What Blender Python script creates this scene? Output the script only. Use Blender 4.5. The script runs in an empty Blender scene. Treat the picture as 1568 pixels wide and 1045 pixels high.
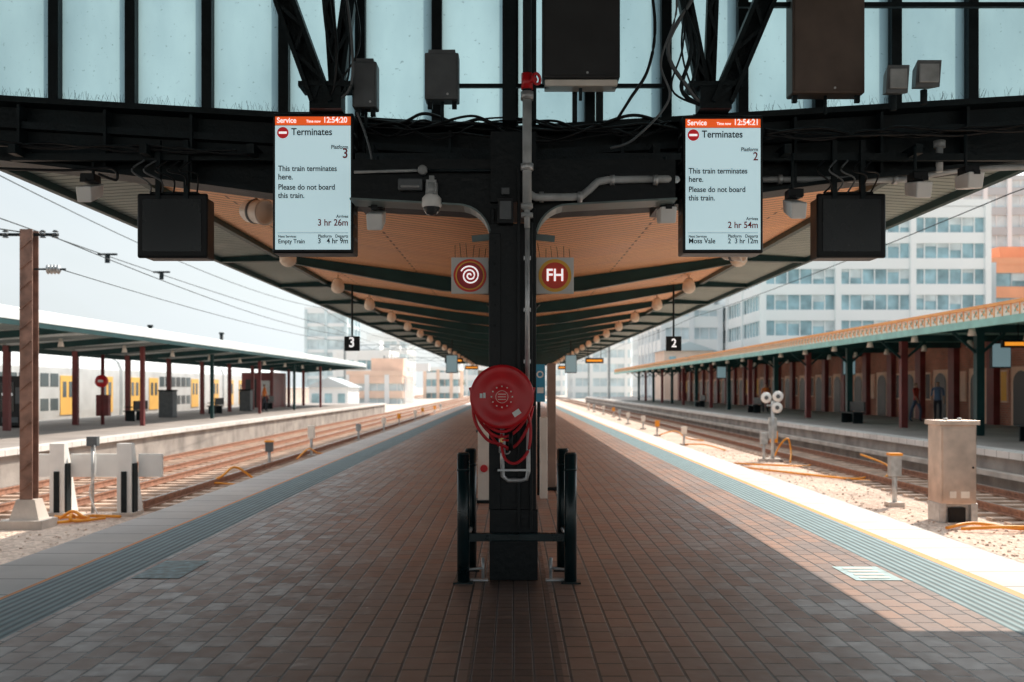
import bpy, math, random
from mathutils import Vector, Matrix
random.seed(7)
scene = bpy.context.scene

# ------------------------------------------------------------------ materials
def new_mat(name):
    m = bpy.data.materials.new(name); m.use_nodes = True
    nt = m.node_tree; b = nt.nodes['Principled BSDF']
    return m, nt, b

def M(name, col, rough=.6, metal=0., var=.18, scale=3., bump=0., bscale=40., emit=0., spec=.5):
    m, nt, b = new_mat(name)
    N, L = nt.nodes, nt.links
    b.inputs['Specular IOR Level'].default_value = spec
    tc = N.new('ShaderNodeTexCoord')
    n1 = N.new('ShaderNodeTexNoise'); n1.inputs['Scale'].default_value = scale
    n1.inputs['Detail'].default_value = 6
    L.new(tc.outputs['Object'], n1.inputs['Vector'])
    r = N.new('ShaderNodeValToRGB')
    r.color_ramp.elements[0].position = .3; r.color_ramp.elements[1].position = .7
    r.color_ramp.elements[0].color = [c*(1-var) for c in col]+[1]
    r.color_ramp.elements[1].color = [min(1, c*(1+var)) for c in col]+[1]
    L.new(n1.outputs['Fac'], r.inputs['Fac'])
    L.new(r.outputs['Color'], b.inputs['Base Color'])
    mr = N.new('ShaderNodeMapRange'); mr.inputs[3].default_value = max(0, rough-.1); mr.inputs[4].default_value = min(1, rough+.1)
    L.new(n1.outputs['Fac'], mr.inputs[0]); L.new(mr.outputs[0], b.inputs['Roughness'])
    b.inputs['Metallic'].default_value = metal
    if bump > 0:
        n2 = N.new('ShaderNodeTexNoise'); n2.inputs['Scale'].default_value = bscale
        n2.inputs['Detail'].default_value = 4
        L.new(tc.outputs['Object'], n2.inputs['Vector'])
        bp = N.new('ShaderNodeBump'); bp.inputs['Strength'].default_value = bump; bp.inputs['Distance'].default_value = .02
        L.new(n2.outputs['Fac'], bp.inputs['Height']); L.new(bp.outputs['Normal'], b.inputs['Normal'])
    if emit > 0:
        b.inputs['Emission Color'].default_value = list(col)+[1]
        b.inputs['Emission Strength'].default_value = emit
    return m

def M_brick(name, c1, c2, mortar, bw, rh, ms=.006, swap=True, rough=.45, bumpd=.006, rvar=.15, big=.25, vertical=None, offset=.5, spec=.5):
    m, nt, b = new_mat(name)
    N, L = nt.nodes, nt.links
    b.inputs['Specular IOR Level'].default_value = spec
    tc = N.new('ShaderNodeTexCoord'); sp = N.new('ShaderNodeSeparateXYZ'); cb = N.new('ShaderNodeCombineXYZ')
    L.new(tc.outputs['Object'], sp.inputs[0])
    if vertical:
        L.new(sp.outputs[vertical], cb.inputs[0]); L.new(sp.outputs['Z'], cb.inputs[1])
    elif swap:
        L.new(sp.outputs['Y'], cb.inputs[0]); L.new(sp.outputs['X'], cb.inputs[1])
    else:
        L.new(sp.outputs['X'], cb.inputs[0]); L.new(sp.outputs['Y'], cb.inputs[1])
    br = N.new('ShaderNodeTexBrick'); br.inputs['Scale'].default_value = 1
    br.inputs['Color1'].default_value = (0, 0, 0, 1); br.inputs['Color2'].default_value = (1, 1, 1, 1)
    br.inputs['Mortar'].default_value = (.5, .5, .5, 1)
    br.inputs['Mortar Size'].default_value = ms; br.inputs['Mortar Smooth'].default_value = .3
    br.inputs['Brick Width'].default_value = bw; br.inputs['Row Height'].default_value = rh
    br.inputs['Bias'].default_value = 0; br.offset = offset
    L.new(cb.outputs[0], br.inputs['Vector'])
    mxa = N.new('ShaderNodeMix'); mxa.data_type = 'RGBA'
    L.new(br.outputs['Color'], mxa.inputs['Factor']); mxa.inputs['A'].default_value = list(c1)+[1]; mxa.inputs['B'].default_value = list(c2)+[1]
    mxb = N.new('ShaderNodeMix'); mxb.data_type = 'RGBA'
    L.new(br.outputs['Fac'], mxb.inputs['Factor']); L.new(mxa.outputs['Result'], mxb.inputs['A']); mxb.inputs['B'].default_value = list(mortar)+[1]
    n1 = N.new('ShaderNodeTexNoise'); n1.inputs['Scale'].default_value = .9; n1.inputs['Detail'].default_value = 8
    L.new(tc.outputs['Object'], n1.inputs['Vector'])
    mr = N.new('ShaderNodeMapRange'); mr.inputs[1].default_value = .3; mr.inputs[2].default_value = .7
    mr.inputs[3].default_value = 1-big; mr.inputs[4].default_value = 1+big
    L.new(n1.outputs['Fac'], mr.inputs[0])
    vm = N.new('ShaderNodeVectorMath'); vm.operation = 'SCALE'
    L.new(mxb.outputs['Result'], vm.inputs[0]); L.new(mr.outputs[0], vm.inputs['Scale'])
    L.new(vm.outputs[0], b.inputs['Base Color'])
    n2 = N.new('ShaderNodeTexNoise'); n2.inputs['Scale'].default_value = 9; n2.inputs['Detail'].default_value = 5
    L.new(tc.outputs['Object'], n2.inputs['Vector'])
    av = N.new('ShaderNodeMath'); av.operation = 'MULTIPLY_ADD'; av.inputs[1].default_value = .35
    hf = N.new('ShaderNodeMath'); hf.operation = 'MULTIPLY'; hf.inputs[1].default_value = .65
    L.new(n2.outputs['Fac'], hf.inputs[0]); L.new(br.outputs['Color'], av.inputs[0]); L.new(hf.outputs[0], av.inputs[2])
    mr2 = N.new('ShaderNodeMapRange'); mr2.inputs[1].default_value = .15; mr2.inputs[2].default_value = .85
    mr2.inputs[3].default_value = rough+rvar; mr2.inputs[4].default_value = rough-rvar
    L.new(av.outputs[0], mr2.inputs[0]); L.new(mr2.outputs[0], b.inputs['Roughness'])
    inv = N.new('ShaderNodeMath'); inv.operation = 'MULTIPLY_ADD'; inv.inputs[1].default_value = -1
    L.new(br.outputs['Fac'], inv.inputs[0])
    mn = N.new('ShaderNodeMath'); mn.operation = 'MULTIPLY'; mn.inputs[1].default_value = .5
    L.new(n2.outputs['Fac'], mn.inputs[0]); L.new(mn.outputs[0], inv.inputs[2])
    bp = N.new('ShaderNodeBump'); bp.inputs['Strength'].default_value = .8; bp.inputs['Distance'].default_value = bumpd
    L.new(inv.outputs[0], bp.inputs['Height']); L.new(bp.outputs['Normal'], b.inputs['Normal'])
    return m

def M_tactile(name, col):
    m, nt, b = new_mat(name); N, L = nt.nodes, nt.links
    tc = N.new('ShaderNodeTexCoord')
    w = N.new('ShaderNodeTexWave'); w.bands_direction = 'X'; w.inputs['Scale'].default_value = 4.6
    L.new(tc.outputs['Object'], w.inputs['Vector'])
    n = N.new('ShaderNodeTexNoise'); n.inputs['Scale'].default_value = 4; n.inputs['Detail'].default_value = 6
    L.new(tc.outputs['Object'], n.inputs['Vector'])
    r = N.new('ShaderNodeValToRGB')
    r.color_ramp.elements[0].color = [c*.38 for c in col]+[1]; r.color_ramp.elements[1].color = list(col)+[1]
    L.new(w.outputs['Fac'], r.inputs['Fac'])
    mr = N.new('ShaderNodeMapRange'); mr.inputs[3].default_value = .7; mr.inputs[4].default_value = 1.3
    L.new(n.outputs['Fac'], mr.inputs[0])
    vm = N.new('ShaderNodeVectorMath'); vm.operation = 'SCALE'
    L.new(r.outputs['Color'], vm.inputs[0]); L.new(mr.outputs[0], vm.inputs['Scale'])
    L.new(vm.outputs[0], b.inputs['Base Color'])
    bp = N.new('ShaderNodeBump'); bp.inputs['Strength'].default_value = .7; bp.inputs['Distance'].default_value = .008
    L.new(w.outputs['Fac'], bp.inputs['Height']); L.new(bp.outputs['Normal'], b.inputs['Normal'])
    b.inputs['Roughness'].default_value = .55; b.inputs['Specular IOR Level'].default_value = .3
    return m

def M_ballast(name, c1, c2, sc=14):
    m, nt, b = new_mat(name); N, L = nt.nodes, nt.links
    tc = N.new('ShaderNodeTexCoord')
    v = N.new('ShaderNodeTexVoronoi'); v.inputs['Scale'].default_value = sc
    L.new(tc.outputs['Object'], v.inputs['Vector'])
    n = N.new('ShaderNodeTexNoise'); n.inputs['Scale'].default_value = .5; n.inputs['Detail'].default_value = 8
    L.new(tc.outputs['Object'], n.inputs['Vector'])
    sx = N.new('ShaderNodeSeparateXYZ'); L.new(v.outputs['Color'], sx.inputs[0])
    a = N.new('ShaderNodeMath'); a.operation = 'MULTIPLY_ADD'; a.inputs[1].default_value = .45
    s2 = N.new('ShaderNodeMath'); s2.operation = 'MULTIPLY'; s2.inputs[1].default_value = .7
    L.new(n.outputs['Fac'], s2.inputs[0]); L.new(sx.outputs[0], a.inputs[0]); L.new(s2.outputs[0], a.inputs[2])
    r = N.new('ShaderNodeValToRGB'); r.color_ramp.elements[0].position = .25; r.color_ramp.elements[1].position = .8
    r.color_ramp.elements[0].color = list(c1)+[1]; r.color_ramp.elements[1].color = list(c2)+[1]
    L.new(a.outputs[0], r.inputs['Fac']); L.new(r.outputs['Color'], b.inputs['Base Color'])
    bp = N.new('ShaderNodeBump'); bp.inputs['Strength'].default_value = 1; bp.inputs['Distance'].default_value = .04
    L.new(v.outputs['Distance'], bp.inputs['Height']); L.new(bp.outputs['Normal'], b.inputs['Normal'])
    b.inputs['Roughness'].default_value = .95
    return m

def M_glass_pane(name):
    m, nt, b = new_mat(name); N, L = nt.nodes, nt.links
    out = N['Material Output']; N.remove(b)
    tc = N.new('ShaderNodeTexCoord')
    mp = N.new('ShaderNodeMapping'); mp.inputs['Scale'].default_value = (1.2, 1, .5)
    L.new(tc.outputs['Object'], mp.inputs[0])
    n = N.new('ShaderNodeTexNoise'); n.inputs['Scale'].default_value = 1.6; n.inputs['Detail'].default_value = 9
    L.new(mp.outputs[0], n.inputs['Vector'])
    r = N.new('ShaderNodeValToRGB'); r.color_ramp.elements[0].position = .3; r.color_ramp.elements[1].position = .7
    r.color_ramp.elements[0].color = (.155, .240, .275, 1); r.color_ramp.elements[1].color = (.225, .335, .372, 1)
    L.new(n.outputs['Fac'], r.inputs['Fac'])
    n2 = N.new('ShaderNodeTexNoise'); n2.inputs['Scale'].default_value = 26; n2.inputs['Detail'].default_value = 3
    L.new(tc.outputs['Object'], n2.inputs['Vector'])
    mr = N.new('ShaderNodeMapRange'); mr.inputs[1].default_value = .66; mr.inputs[2].default_value = .74; mr.inputs[3].default_value = 1; mr.inputs[4].default_value = .62
    L.new(n2.outputs['Fac'], mr.inputs[0])
    vm = N.new('ShaderNodeVectorMath'); vm.operation = 'SCALE'; L.new(r.outputs['Color'], vm.inputs[0]); L.new(mr.outputs[0], vm.inputs['Scale'])
    t = N.new('ShaderNodeBsdfTranslucent'); L.new(vm.outputs[0], t.inputs['Color'])
    g = N.new('ShaderNodeBsdfGlossy'); g.inputs['Roughness'].default_value = .25; g.inputs['Color'].default_value = (.5, .6, .65, 1)
    mx = N.new('ShaderNodeMixShader'); mx.inputs[0].default_value = .06
    L.new(t.outputs[0], mx.inputs[1]); L.new(g.outputs[0], mx.inputs[2]); L.new(mx.outputs[0], out.inputs['Surface'])
    return m

steel = M('dark_steel_paint', (.005, .012, .015), .5, 0, .35, 4, .25, 30, spec=.25)
steel2 = M('grimy_steel', (.011, .019, .023), .6, 0, .4, 6, .3, 50, spec=.25)
colm = M('column_black_paint', (.002, .006, .008), .40, 0, .3, 3, .15, 25, spec=.3)
green = M('dark_green_paint', (.010, .055, .058), .45, 0, .25, 2, spec=.35)
flange = M('flange_painted_glint', (.16, .22, .22), .4, 0, .3, 5)  # lighter tone paints in the light reflected along the haunch edges
guardm = M('guard_green_black', (.006, .022, .026), .3, 0, .3, 5)
galv = M('galvanised', (.55, .57, .58), .4, .5, .2, 9, .1, 60)
alu = M('stainless', (.68, .56, .48), .36, .7, .2, 3, .05, 40)
pipegrey = M('grey_pipe_paint', (.42, .45, .46), .4, 0, .25, 7)
boxgrey = M('box_grey', (.11, .125, .135), .5, 0, .2, 6)
boxbrown = M('box_dark', (.024, .026, .028), .5, 0, .2, 4)
black = M('black_plastic', (.006, .008, .010), .4, 0, .2, 5, spec=.3)
white = M('white_paint', (.93, .93, .91), .45, 0, .05, 4)
cream = M('cream_enamel', (.90, .84, .76), .35, 0, .08, 4)
red = M('hose_reel_red', (.66, .014, .022), .32, 0, .12, 5)
hosered = M('hose_red', (.60, .018, .03), .45, 0, .2, 8)
brass = M('brass', (.5, .35, .15), .3, .9, .2, 8)
orange = M('orange_paint', (1., .36, .03), .5, 0, .12, 5)
orangeline = M('orange_line', (1., .36, .08), .6, 0, .15, 6)
ceil = M_brick('timber_ceiling', (1., .55, .28), (.90, .44, .21), (.26, .11, .055), 3.2, .17, .016, swap=False, rough=.5, bumpd=.014, big=.06, rvar=.1, spec=.35)
soffit = M_brick('overhang_soffit', (.32, .39, .36), (.28, .35, .33), (.07, .10, .09), 40, .16, .018, swap=False, rough=.6, bumpd=.02, big=.12)
pavers = M_brick('clay_pavers', (.400, .240, .180), (.270, .190, .160), (.05, .038, .034), .235, .150, .009, rough=.42, bumpd=.010, rvar=.14, big=.18, spec=.32)
pavers2 = M_brick('centre_pavers', (.20, .135, .11), (.15, .105, .09), (.04, .03, .03), .115, .11, .006, rough=.42, bumpd=.006, big=.15, offset=0, spec=.3)
coping = M_brick('coping_stone', (.78, .75, .72), (.72, .69, .67), (.28, .26, .25), .6, .9, .012, rough=.6, bumpd=.004, big=.12, rvar=.08, spec=.3)
tact = M_tactile('tactile_blue', (.24, .40, .46))
concrete = M('concrete', (.60, .54, .49), .8, 0, .25, 1.5, .3, 20)
conc_dark = M('platform_wall', (.34, .31, .29), .85, 0, .35, 1.2, .4, 15)
asphalt = M('platform_asphalt', (.38, .34, .32), .8, 0, .2, .6, .2, 40, spec=.3)
ballast = M_ballast('ballast', (.44, .32, .26), (.82, .65, .54))
ground_m = M_ballast('ground', (.48, .41, .36), (.70, .62, .55), 3)
rust = M('rust', (.36, .19, .13), .8, 0, .35, 9, .3, 60)
mastm = M('weathered_mast', (.26, .15, .115), .8, 0, .35, 5, .3, 40)
railtop = M('rail_head', (.5, .45, .42), .3, .8, .2, 3)
sleeper_m = M('sleeper', (.58, .43, .34), .85, 0, .3, 2)
pane = M_glass_pane('frosted_roof_glass')
lampw = M('lamp_housing', (.92, .80, .66), .4, 0, .1, 4)
maroon = M('maroon_paint', (.20, .04, .04), .45, 0, .25, 2)
pblue = M('painted_marking_blue', (.42, .62, .68), .6, 0, .3, 9)

# ------------------------------------------------------------------ mesh builder
class MB:
    def __init__(s): s.v = []; s.f = []; s.m = []; s.sm = []; s.mats = []
    def mi(s, mat):
        if mat not in s.mats: s.mats.append(mat)
        return s.mats.index(mat)
    def face(s, idx, mat, smooth=False):
        s.f.append(idx); s.m.append(s.mi(mat)); s.sm.append(smooth)
    def poly(s, pts, mat):
        b = len(s.v); s.v += [tuple(p) for p in pts]; s.face(list(range(b, b+len(pts))), mat)
    def hexa(s, p, mat):
        b = len(s.v); s.v += [tuple(q) for q in p]
        for q in ((0, 3, 2, 1), (4, 5, 6, 7), (0, 1, 5, 4), (1, 2, 6, 5), (2, 3, 7, 6), (3, 0, 4, 7)):
            s.face([b+i for i in q], mat)
    def box(s, x0, x1, y0, y1, z0, z1, mat):
        if x0 > x1: x0, x1 = x1, x0
        if y0 > y1: y0, y1 = y1, y0
        if z0 > z1: z0, z1 = z1, z0
        s.hexa([(x0, y0, z0), (x1, y0, z0), (x1, y1, z0), (x0, y1, z0), (x0, y0, z1), (x1, y0, z1), (x1, y1, z1), (x0, y1, z1)], mat)
    def beam(s, p0, p1, w, h, mat, up=(0, 0, 1)):
        p0, p1 = Vector(p0), Vector(p1); d = (p1-p0).normalized(); u = Vector(up)
        if abs(d.dot(u)) > .98: u = Vector((0, 1, 0))
        a = d.cross(u).normalized()*w/2; c = a.cross(d).normalized()*h/2
        s.hexa([p0-a-c, p0+a-c, p0+a+c, p0-a+c, p1-a-c, p1+a-c, p1+a+c, p1-a+c], mat)
    def ring(s, c, d, r, n, ref=None):
        d = d.normalized()
        u = ref if ref is not None else (Vector((0, 0, 1)) if abs(d.z) < .9 else Vector((1, 0, 0)))
        a = d.cross(u).normalized(); b2 = d.cross(a)
        base = len(s.v)
        for i in range(n):
            t = 2*math.pi*i/n; s.v.append(tuple(c+a*math.cos(t)*r+b2*math.sin(t)*r))
        return base
    def cyl(s, p0, p1, r, mat, n=12, r1=None, cap=True):
        p0, p1 = Vector(p0), Vector(p1); d = p1-p0
        a = s.ring(p0, d, r, n); b = s.ring(p1, d, r if r1 is None else r1, n)
        for i in range(n):
            j = (i+1) % n; s.face([a+i, a+j, b+j, b+i], mat, True)
        if cap:
            s.face([a+i for i in range(n)][::-1], mat); s.face([b+i for i in range(n)], mat)
    def tube(s, pts, r, mat, n=8):
        pts = [Vector(p) for p in pts]; prev = None; first = None
        for k, p in enumerate(pts):
            d = (pts[min(k+1, len(pts)-1)]-pts[max(k-1, 0)])
            ref = Vector((0.13, .31, .94)).normalized()
            if abs(d.normalized().dot(ref)) > .95: ref = Vector((1, 0, 0))
            a = s.ring(p, d, r, n, ref)
            if prev is None: first = a
            else:
                for i in range(n):
                    j = (i+1) % n; s.face([prev+i, prev+j, a+j, a+i], mat, True)
            prev = a
        s.face([first+i for i in range(n)][::-1], mat); s.face([prev+i for i in range(n)], mat)
    def lathe(s, c, axis, prof, mat, n=32):
        c = Vector(c); ax = Vector(axis).normalized(); prev = None
        for r, t in prof:
            a = s.ring(c+ax*t, ax, max(r, 1e-4), n)
            if prev is not None:
                for i in range(n):
                    j = (i+1) % n; s.face([prev+i, prev+j, a+j, a+i], mat, True)
            prev = a
    def extr(s, prof, y0, y1, mat):
        b = len(s.v); n = len(prof)
        s.v += [(x, y0, z) for x, z in prof]+[(x, y1, z) for x, z in prof]
        s.face([b+i for i in range(n)], mat); s.face([b+n+i for i in range(n)][::-1], mat)
        for i in range(n):
            j = (i+1) % n; s.face([b+i, b+n+i, b+n+j, b+j], mat)
    def obj(s, name, parent=None, bevel=0, seg=2):
        me = bpy.data.meshes.new(name); me.from_pydata(s.v, [], s.f)
        for m in s.mats: me.materials.append(m)
        me.polygons.foreach_set('material_index', s.m); me.polygons.foreach_set('use_smooth', s.sm)
        me.update()
        o = bpy.data.objects.new(name, me); scene.collection.objects.link(o)
        if parent: attach(o, parent)
        if bevel:
            bv = o.modifiers.new('bevel', 'BEVEL'); bv.width = bevel; bv.segments = seg; bv.limit_method = 'ANGLE'; bv.angle_limit = .9
        return o

def attach(o, parent):
    o.parent = parent; o.matrix_parent_inverse = Matrix.Translation(parent.location).inverted()

def empty(name, loc=(0, 0, 0)):
    e = bpy.data.objects.new(name, None); e.location = loc; e.empty_display_size = .2
    scene.collection.objects.link(e); return e

def text(s, x, y, z, w, mat, parent, name='lettering', align='LEFT', h=None, rot=(math.pi/2, 0, 0), ext=.0008):
    cu = bpy.data.curves.new(name, 'FONT'); cu.body = s; cu.size = .1; cu.extrude = ext*2; cu.align_x = align; cu.offset = .0014
    o = bpy.data.objects.new(name, cu); scene.collection.objects.link(o)
    cu.materials.append(mat)
    bpy.context.view_layer.update()
    k = w/max(o.dimensions.x, 1e-4)
    kz = k*1.12 if h is None else h/max(o.dimensions.y, 1e-4)
    o.scale = (k, kz, 1); o.rotation_euler = rot; o.location = (x, y, z)
    attach(o, parent); return o

# ------------------------------------------------------------------ ground
g = MB(); g.poly([(-1500, -200, -1.0), (1500, -200, -1.0), (1500, 3000, -1.0), (-1500, 3000, -1.0)], ground_m); g.obj('ground')
g = MB()
g.poly([(-12.0, -15, -.95), (-4.2, -15, -.95), (-4.2, 420, -.95), (-12.0, 420, -.95)], ballast)
g.poly([(4.2, -15, -.95), (11.4, -15, -.95), (11.4, 420, -.95), (4.2, 420, -.95)], ballast)
g.poly([(-31, -15, -.96), (-21.6, -15, -.96), (-21.6, 420, -.96), (-31, 420, -.96)], ballast)
g.obj('ballast_bed')
g = MB()
for i in range(1300):
    sgx = random.random() < .5
    x = random.uniform(-11.8, -6.4) if sgx else random.uniform(6.4, 9.0); y = 14+random.random()**1.4*26
    r = random.uniform(.012, .030); pts = []
    for q in ((-1, -1), (1, -1), (1, 1), (-1, 1)): pts.append((x+q[0]*r*random.uniform(.6, 1.2), y+q[1]*r*random.uniform(.6, 1.2), -.96))
    top = [(x+(p_[0]-x)*.5, y+(p_[1]-y)*.5, -.95+r*random.uniform(.6, 1.1)) for p_ in pts]
    g.hexa(pts+top, ballast)
g.obj('loose_ballast_stones')

Y0, Y1 = -14, 128
p = MB()
def strip(mb, x0, x1, z, mat, y0=Y0, y1=Y1): mb.poly([(x0, y0, z), (x1, y0, z), (x1, y1, z), (x0, y1, z)], mat)
strip(p, -3.05, -.24, 0, pavers); strip(p, .26, 3.08, 0, pavers); strip(p, -.24, .26, 0, pavers2)
for sg in (-1, 1):
    a = [(3.08 if sg > 0 else 3.05), 3.62, (3.70 if sg > 0 else 3.66)]
    strip(p, *sorted((sg*a[0], sg*a[1])), 0, tact); strip(p, *sorted((sg*a[1], sg*a[2])), 0, orangeline)
    p.box(*sorted((sg*a[2], sg*4.33)), Y0, Y1, -.14, 0, coping)
    p.box(*sorted((sg*4.10, sg*4.24)), Y0, Y1, -1.0, -.14, conc_dark)
p.box(-3.6, 3.6, Y1-.3, Y1-.01, -1, -.01, conc_dark)
p.obj('station_platform')

mk = MB()
mk.poly([(2.66, 7.72, .004), (3.03, 7.72, .004), (3.03, 8.32, .004), (2.66, 8.32, .004)], pblue)
for k in range(4): mk.poly([(2.72, 7.80+k*.13, .008), (2.96, 7.80+k*.13, .008), (2.96, 7.85+k*.13, .008), (2.72, 7.85+k*.13, .008)], white)
mk.obj('platform_marking')
mk = MB(); mk.poly([(-3.0, 7.8, .004), (-2.62, 7.8, .004), (-2.62, 8.6, .004), (-3.0, 8.6, .004)], M('worn_blue', (.34, .50, .55), .6, 0, .5, 12)); mk.obj('platform_marking')

# ------------------------------------------------------------------ tracks
def track(xc, y0, y1):
    t = MB()
    for sg in (-1, 1):
        x = xc+sg*.75
        t.box(x-.07, x+.07, y0, y1, -.885, -.865, rust)
        t.box(x-.012, x+.012, y0, y1, -.865, -.77, rust)
        t.box(x-.036, x+.036, y0, y1, -.77, -.735, rust)
        t.box(x-.026, x+.026, y0, y1, -.735, -.729, railtop)
    y = y0+.2
    while y < min(y1, 190):
        t.box(xc-1.25, xc+1.25, y-.12, y+.12, -.99, -.888+random.uniform(-.012, 0), sleeper_m); y += .66
    return t.obj('railway_track')
track(-8.03, 19.6, 400); track(-10.6, 2, 400); track(10.0, -5, 400); track(5.7, -5, 400); track(-24.5, -5, 400)

# ------------------------------------------------------------------ opposite platforms
o = MB()
o.box(-12.6, -12.1, -10, 95, -.14, 0, coping); o.box(-12.5, -12.25, -10, 95, -1.0, -.14, conc_dark)
strip(o, -21.0, -12.6, 0, asphalt, -10, 95); o.box(-21.4, -21.0, -10, 95, -.14, 0, coping); o.box(-21.3, -21.1, -10, 95, -1, -.14, conc_dark)
o.box(-21.0, -12.6, 94.6, 94.99, -1, -.01, conc_dark)
o.obj('opposite_platform')
o = MB()
o.box(11.5, 12.05, -10, 160, -.16, 0, coping); o.box(11.62, 12.0, -10, 160, -1.0, -.16, conc_dark)
o.box(11.40, 11.62, -10, 160, -.62, -.50, concrete)
strip(o, 12.05, 60, 0, asphalt, -10, 160)
o.obj('opposite_platform')

# ------------------------------------------------------------------ main canopy
CY0, CY1 = 8.98, 90
prof = [(-4.9, 3.66), (-3.9, 3.72), (0, 3.2), (3.9, 3.72), (4.9, 3.66)]
can = empty('platform_canopy', (0, 9, 3.2))
c = MB()
for (xa, za), (xb, zb), mt in zip(prof[:-1], prof[1:], (soffit, ceil, ceil, soffit)):
    c.poly([(xa, CY0, za), (xa, CY1, za), (xb, CY1, zb), (xb, CY0, zb)], mt)
c.obj('ceiling_lining', can)
c = MB()
for (xa, za), (xb, zb) in zip(prof[:-1], prof[1:]):
    c.poly([(xa, CY0, za+.14), (xb, CY0, zb+.14), (xb, CY1, zb+.14), (xa, CY1, za+.14)], galv)
    c.poly([(xa, CY0, za), (xb, CY0, zb), (xb, CY0, zb+.14), (xa, CY0, za+.14)], green)
    c.poly([(xa, CY1, za), (xb, CY1, zb), (xb, CY1, zb+.14), (xa, CY1, za+.14)], green)
for sg in (-1, 1):
    c.box(*sorted((sg*4.86, sg*4.93)), CY0, CY1, 3.58, 3.84, green)
    c.box(*sorted((sg*3.86, sg*3.94)), CY0, CY1, 3.64, 3.715, green)
c.obj('roof_sheeting', can)
c = MB()
ribY = [16.6+4.2*k for k in range(18)]
for y in ribY:
    for sg in (-1, 1):
        pr = [(sg*.0, 3.03), (sg*1.2, 3.13), (sg*3.9, 3.615), (sg*4.85, 3.60), (sg*4.85, 3.655), (sg*3.9, 3.715), (0, 3.195)]
        c.extr(pr if sg > 0 else pr[::-1], y-.05, y+.05, green)
        for (xa, za), (xb, zb) in zip(pr[:3], pr[1:4]):
            c.beam((xa, y, za-.008), (xb, y, zb-.008), .16, .016, green)
c.obj('ribs', can)
c = MB(); c.box(-.14, .14, CY0+.3, CY1-.2, 3.02-.14, 3.02, green); c.obj('spine_beam', can)
def lamp(x, y, z, ztop):
    e = MB()
    e.cyl((x, y, z+.1), (x, y, ztop), .022, lampw, 8)
    e.lathe((x, y, z), (0, 0, 1), [(.001, .13), (.06, .13), (.10, .09), (.125, -.01), (.125, -.07), (.09, -.12), (.04, -.145), (.0, -.15)], lampw, 16)
    e.lathe((x, y, z), (0, 0, 1), [(.05, .14), (.065, .14), (.065, .10), (.05, .10)], galv, 14)
    e.obj('ceiling_lamp')
for k in range(17):
    y = 14.8+4.2*k
    for sg in (-1, 1): lamp(sg*3.35, y, 3.44, 3.64)
def bigspot(x, y, z):
    e = MB()
    e.cyl((x-.02, y, z+.1), (x-.05, y+.1, z+.24), .02, lampw, 8)
    e.lathe((x, y, z), Vector((-.75, .55, .15)), [(0.001, .20), (.09, .20), (.12, .14), (.125, -.1), (.14, -.12), (.11, -.12), (.10, -.06), (.001, -.05)], cream, 24)
    e.lathe((x, y, z), Vector((-.75, .55, .15)), [(.127, .06), (.132, .05), (.132, .03), (.126, .02)], boxgrey, 24)
    e.obj('ceiling_spotlight')
bigspot(-2.72, 10.6, 3.37); bigspot(2.95, 13.2, 3.30)

for k in range(9):
    y = 16.6+8.4*k
    e = MB(); e.box(-.13, .13, y-.12, y+.12, 0, 2.88, colm); e.box(-.2, .2, y-.2, y+.2, 0, .03, colm)
    for sg in (-1, 1):
        e.extr([(sg*.13, 2.6), (sg*.45, 2.88), (sg*.13, 2.88)], y-.04, y+.04, colm)
    e.obj('canopy_column')

# ------------------------------------------------------------------ front column
fc = empty('steel_column', (0.0, 7.9, 0))
e = MB()
e.box(-.178, .178, 7.76, 7.79, .0, 2.78, colm); e.box(-.178, .178, 8.06, 8.09, .0, 2.78, colm)
e.box(-.012, .012, 7.79, 8.06, 0, 2.78, colm)
e.box(-.172, -.150, 7.79, 8.06, 0, 2.9, colm); e.box(.150, .172, 7.79, 8.06, 0, 2.9, colm)
e.box(-.185, .19, 7.74, 8.11, .0, .55, colm)
e.box(-.19, -.10, 7.735, 7.76, .55, 2.7, colm); e.box(.03, .055, 7.70, 7.76, .40, 3.2, colm); e.box(.125, .150, 7.70, 7.76, .40, 2.78, colm)
for z in [.7+.16*k for k in range(13)]:
    e.cyl((-.145, 7.728, z), (-.145, 7.736, z), .010, colm, 8)
e.obj('shaft', fc, .004)
e = MB()
for sg in (-1, 1):
    arc = [(sg*(.178+.26-.26*math.cos(t)), 2.68+.26*math.sin(t)) for t in [i*math.pi/16 for i in range(9)]]
    pr = arc+[(sg*.9, 2.965), (sg*1.28, 2.985), (sg*1.28, 3.3), (sg*.10, 3.3), (sg*.10, 2.68)]
    e.extr(pr if sg > 0 else pr[::-1], 7.86, 8.0, colm)
    ed = arc+[(sg*.9, 2.965), (sg*1.28, 2.985)]
    for (xa, za), (xb, zb) in zip(ed[:-1], ed[1:]):
        e.beam((xa, 7.93, za-.008), (xb, 7.93, zb-.008), .30, .014, flange)
    e.box(*sorted((sg*1.20, sg*1.28)), 8.0, 8.78, 3.0, 3.3, colm)
e.box(-.178, .178, 7.78, 8.78, 2.95, 3.5, colm)
e.obj('haunches', fc)
e = MB(); e.cyl((.108, 7.69, 1.45), (.108, 7.69, 2.9), .019, galv, 12)
for z in (1.7, 2.1, 2.5): e.box(.08, .136, 7.69, 7.76, z-.015, z+.015, galv)
e.obj('conduit', fc)
e = MB()
e.box(-.12, .0, 7.64, 7.74, 2.76, 2.96, black); e.box(-.09, -.03, 7.62, 7.64, 2.98, 3.03, boxgrey); e.box(-.105, -.015, 7.632, 7.64, 2.79, 2.93, boxgrey); e.obj('junction_box', fc, .008)

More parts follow.
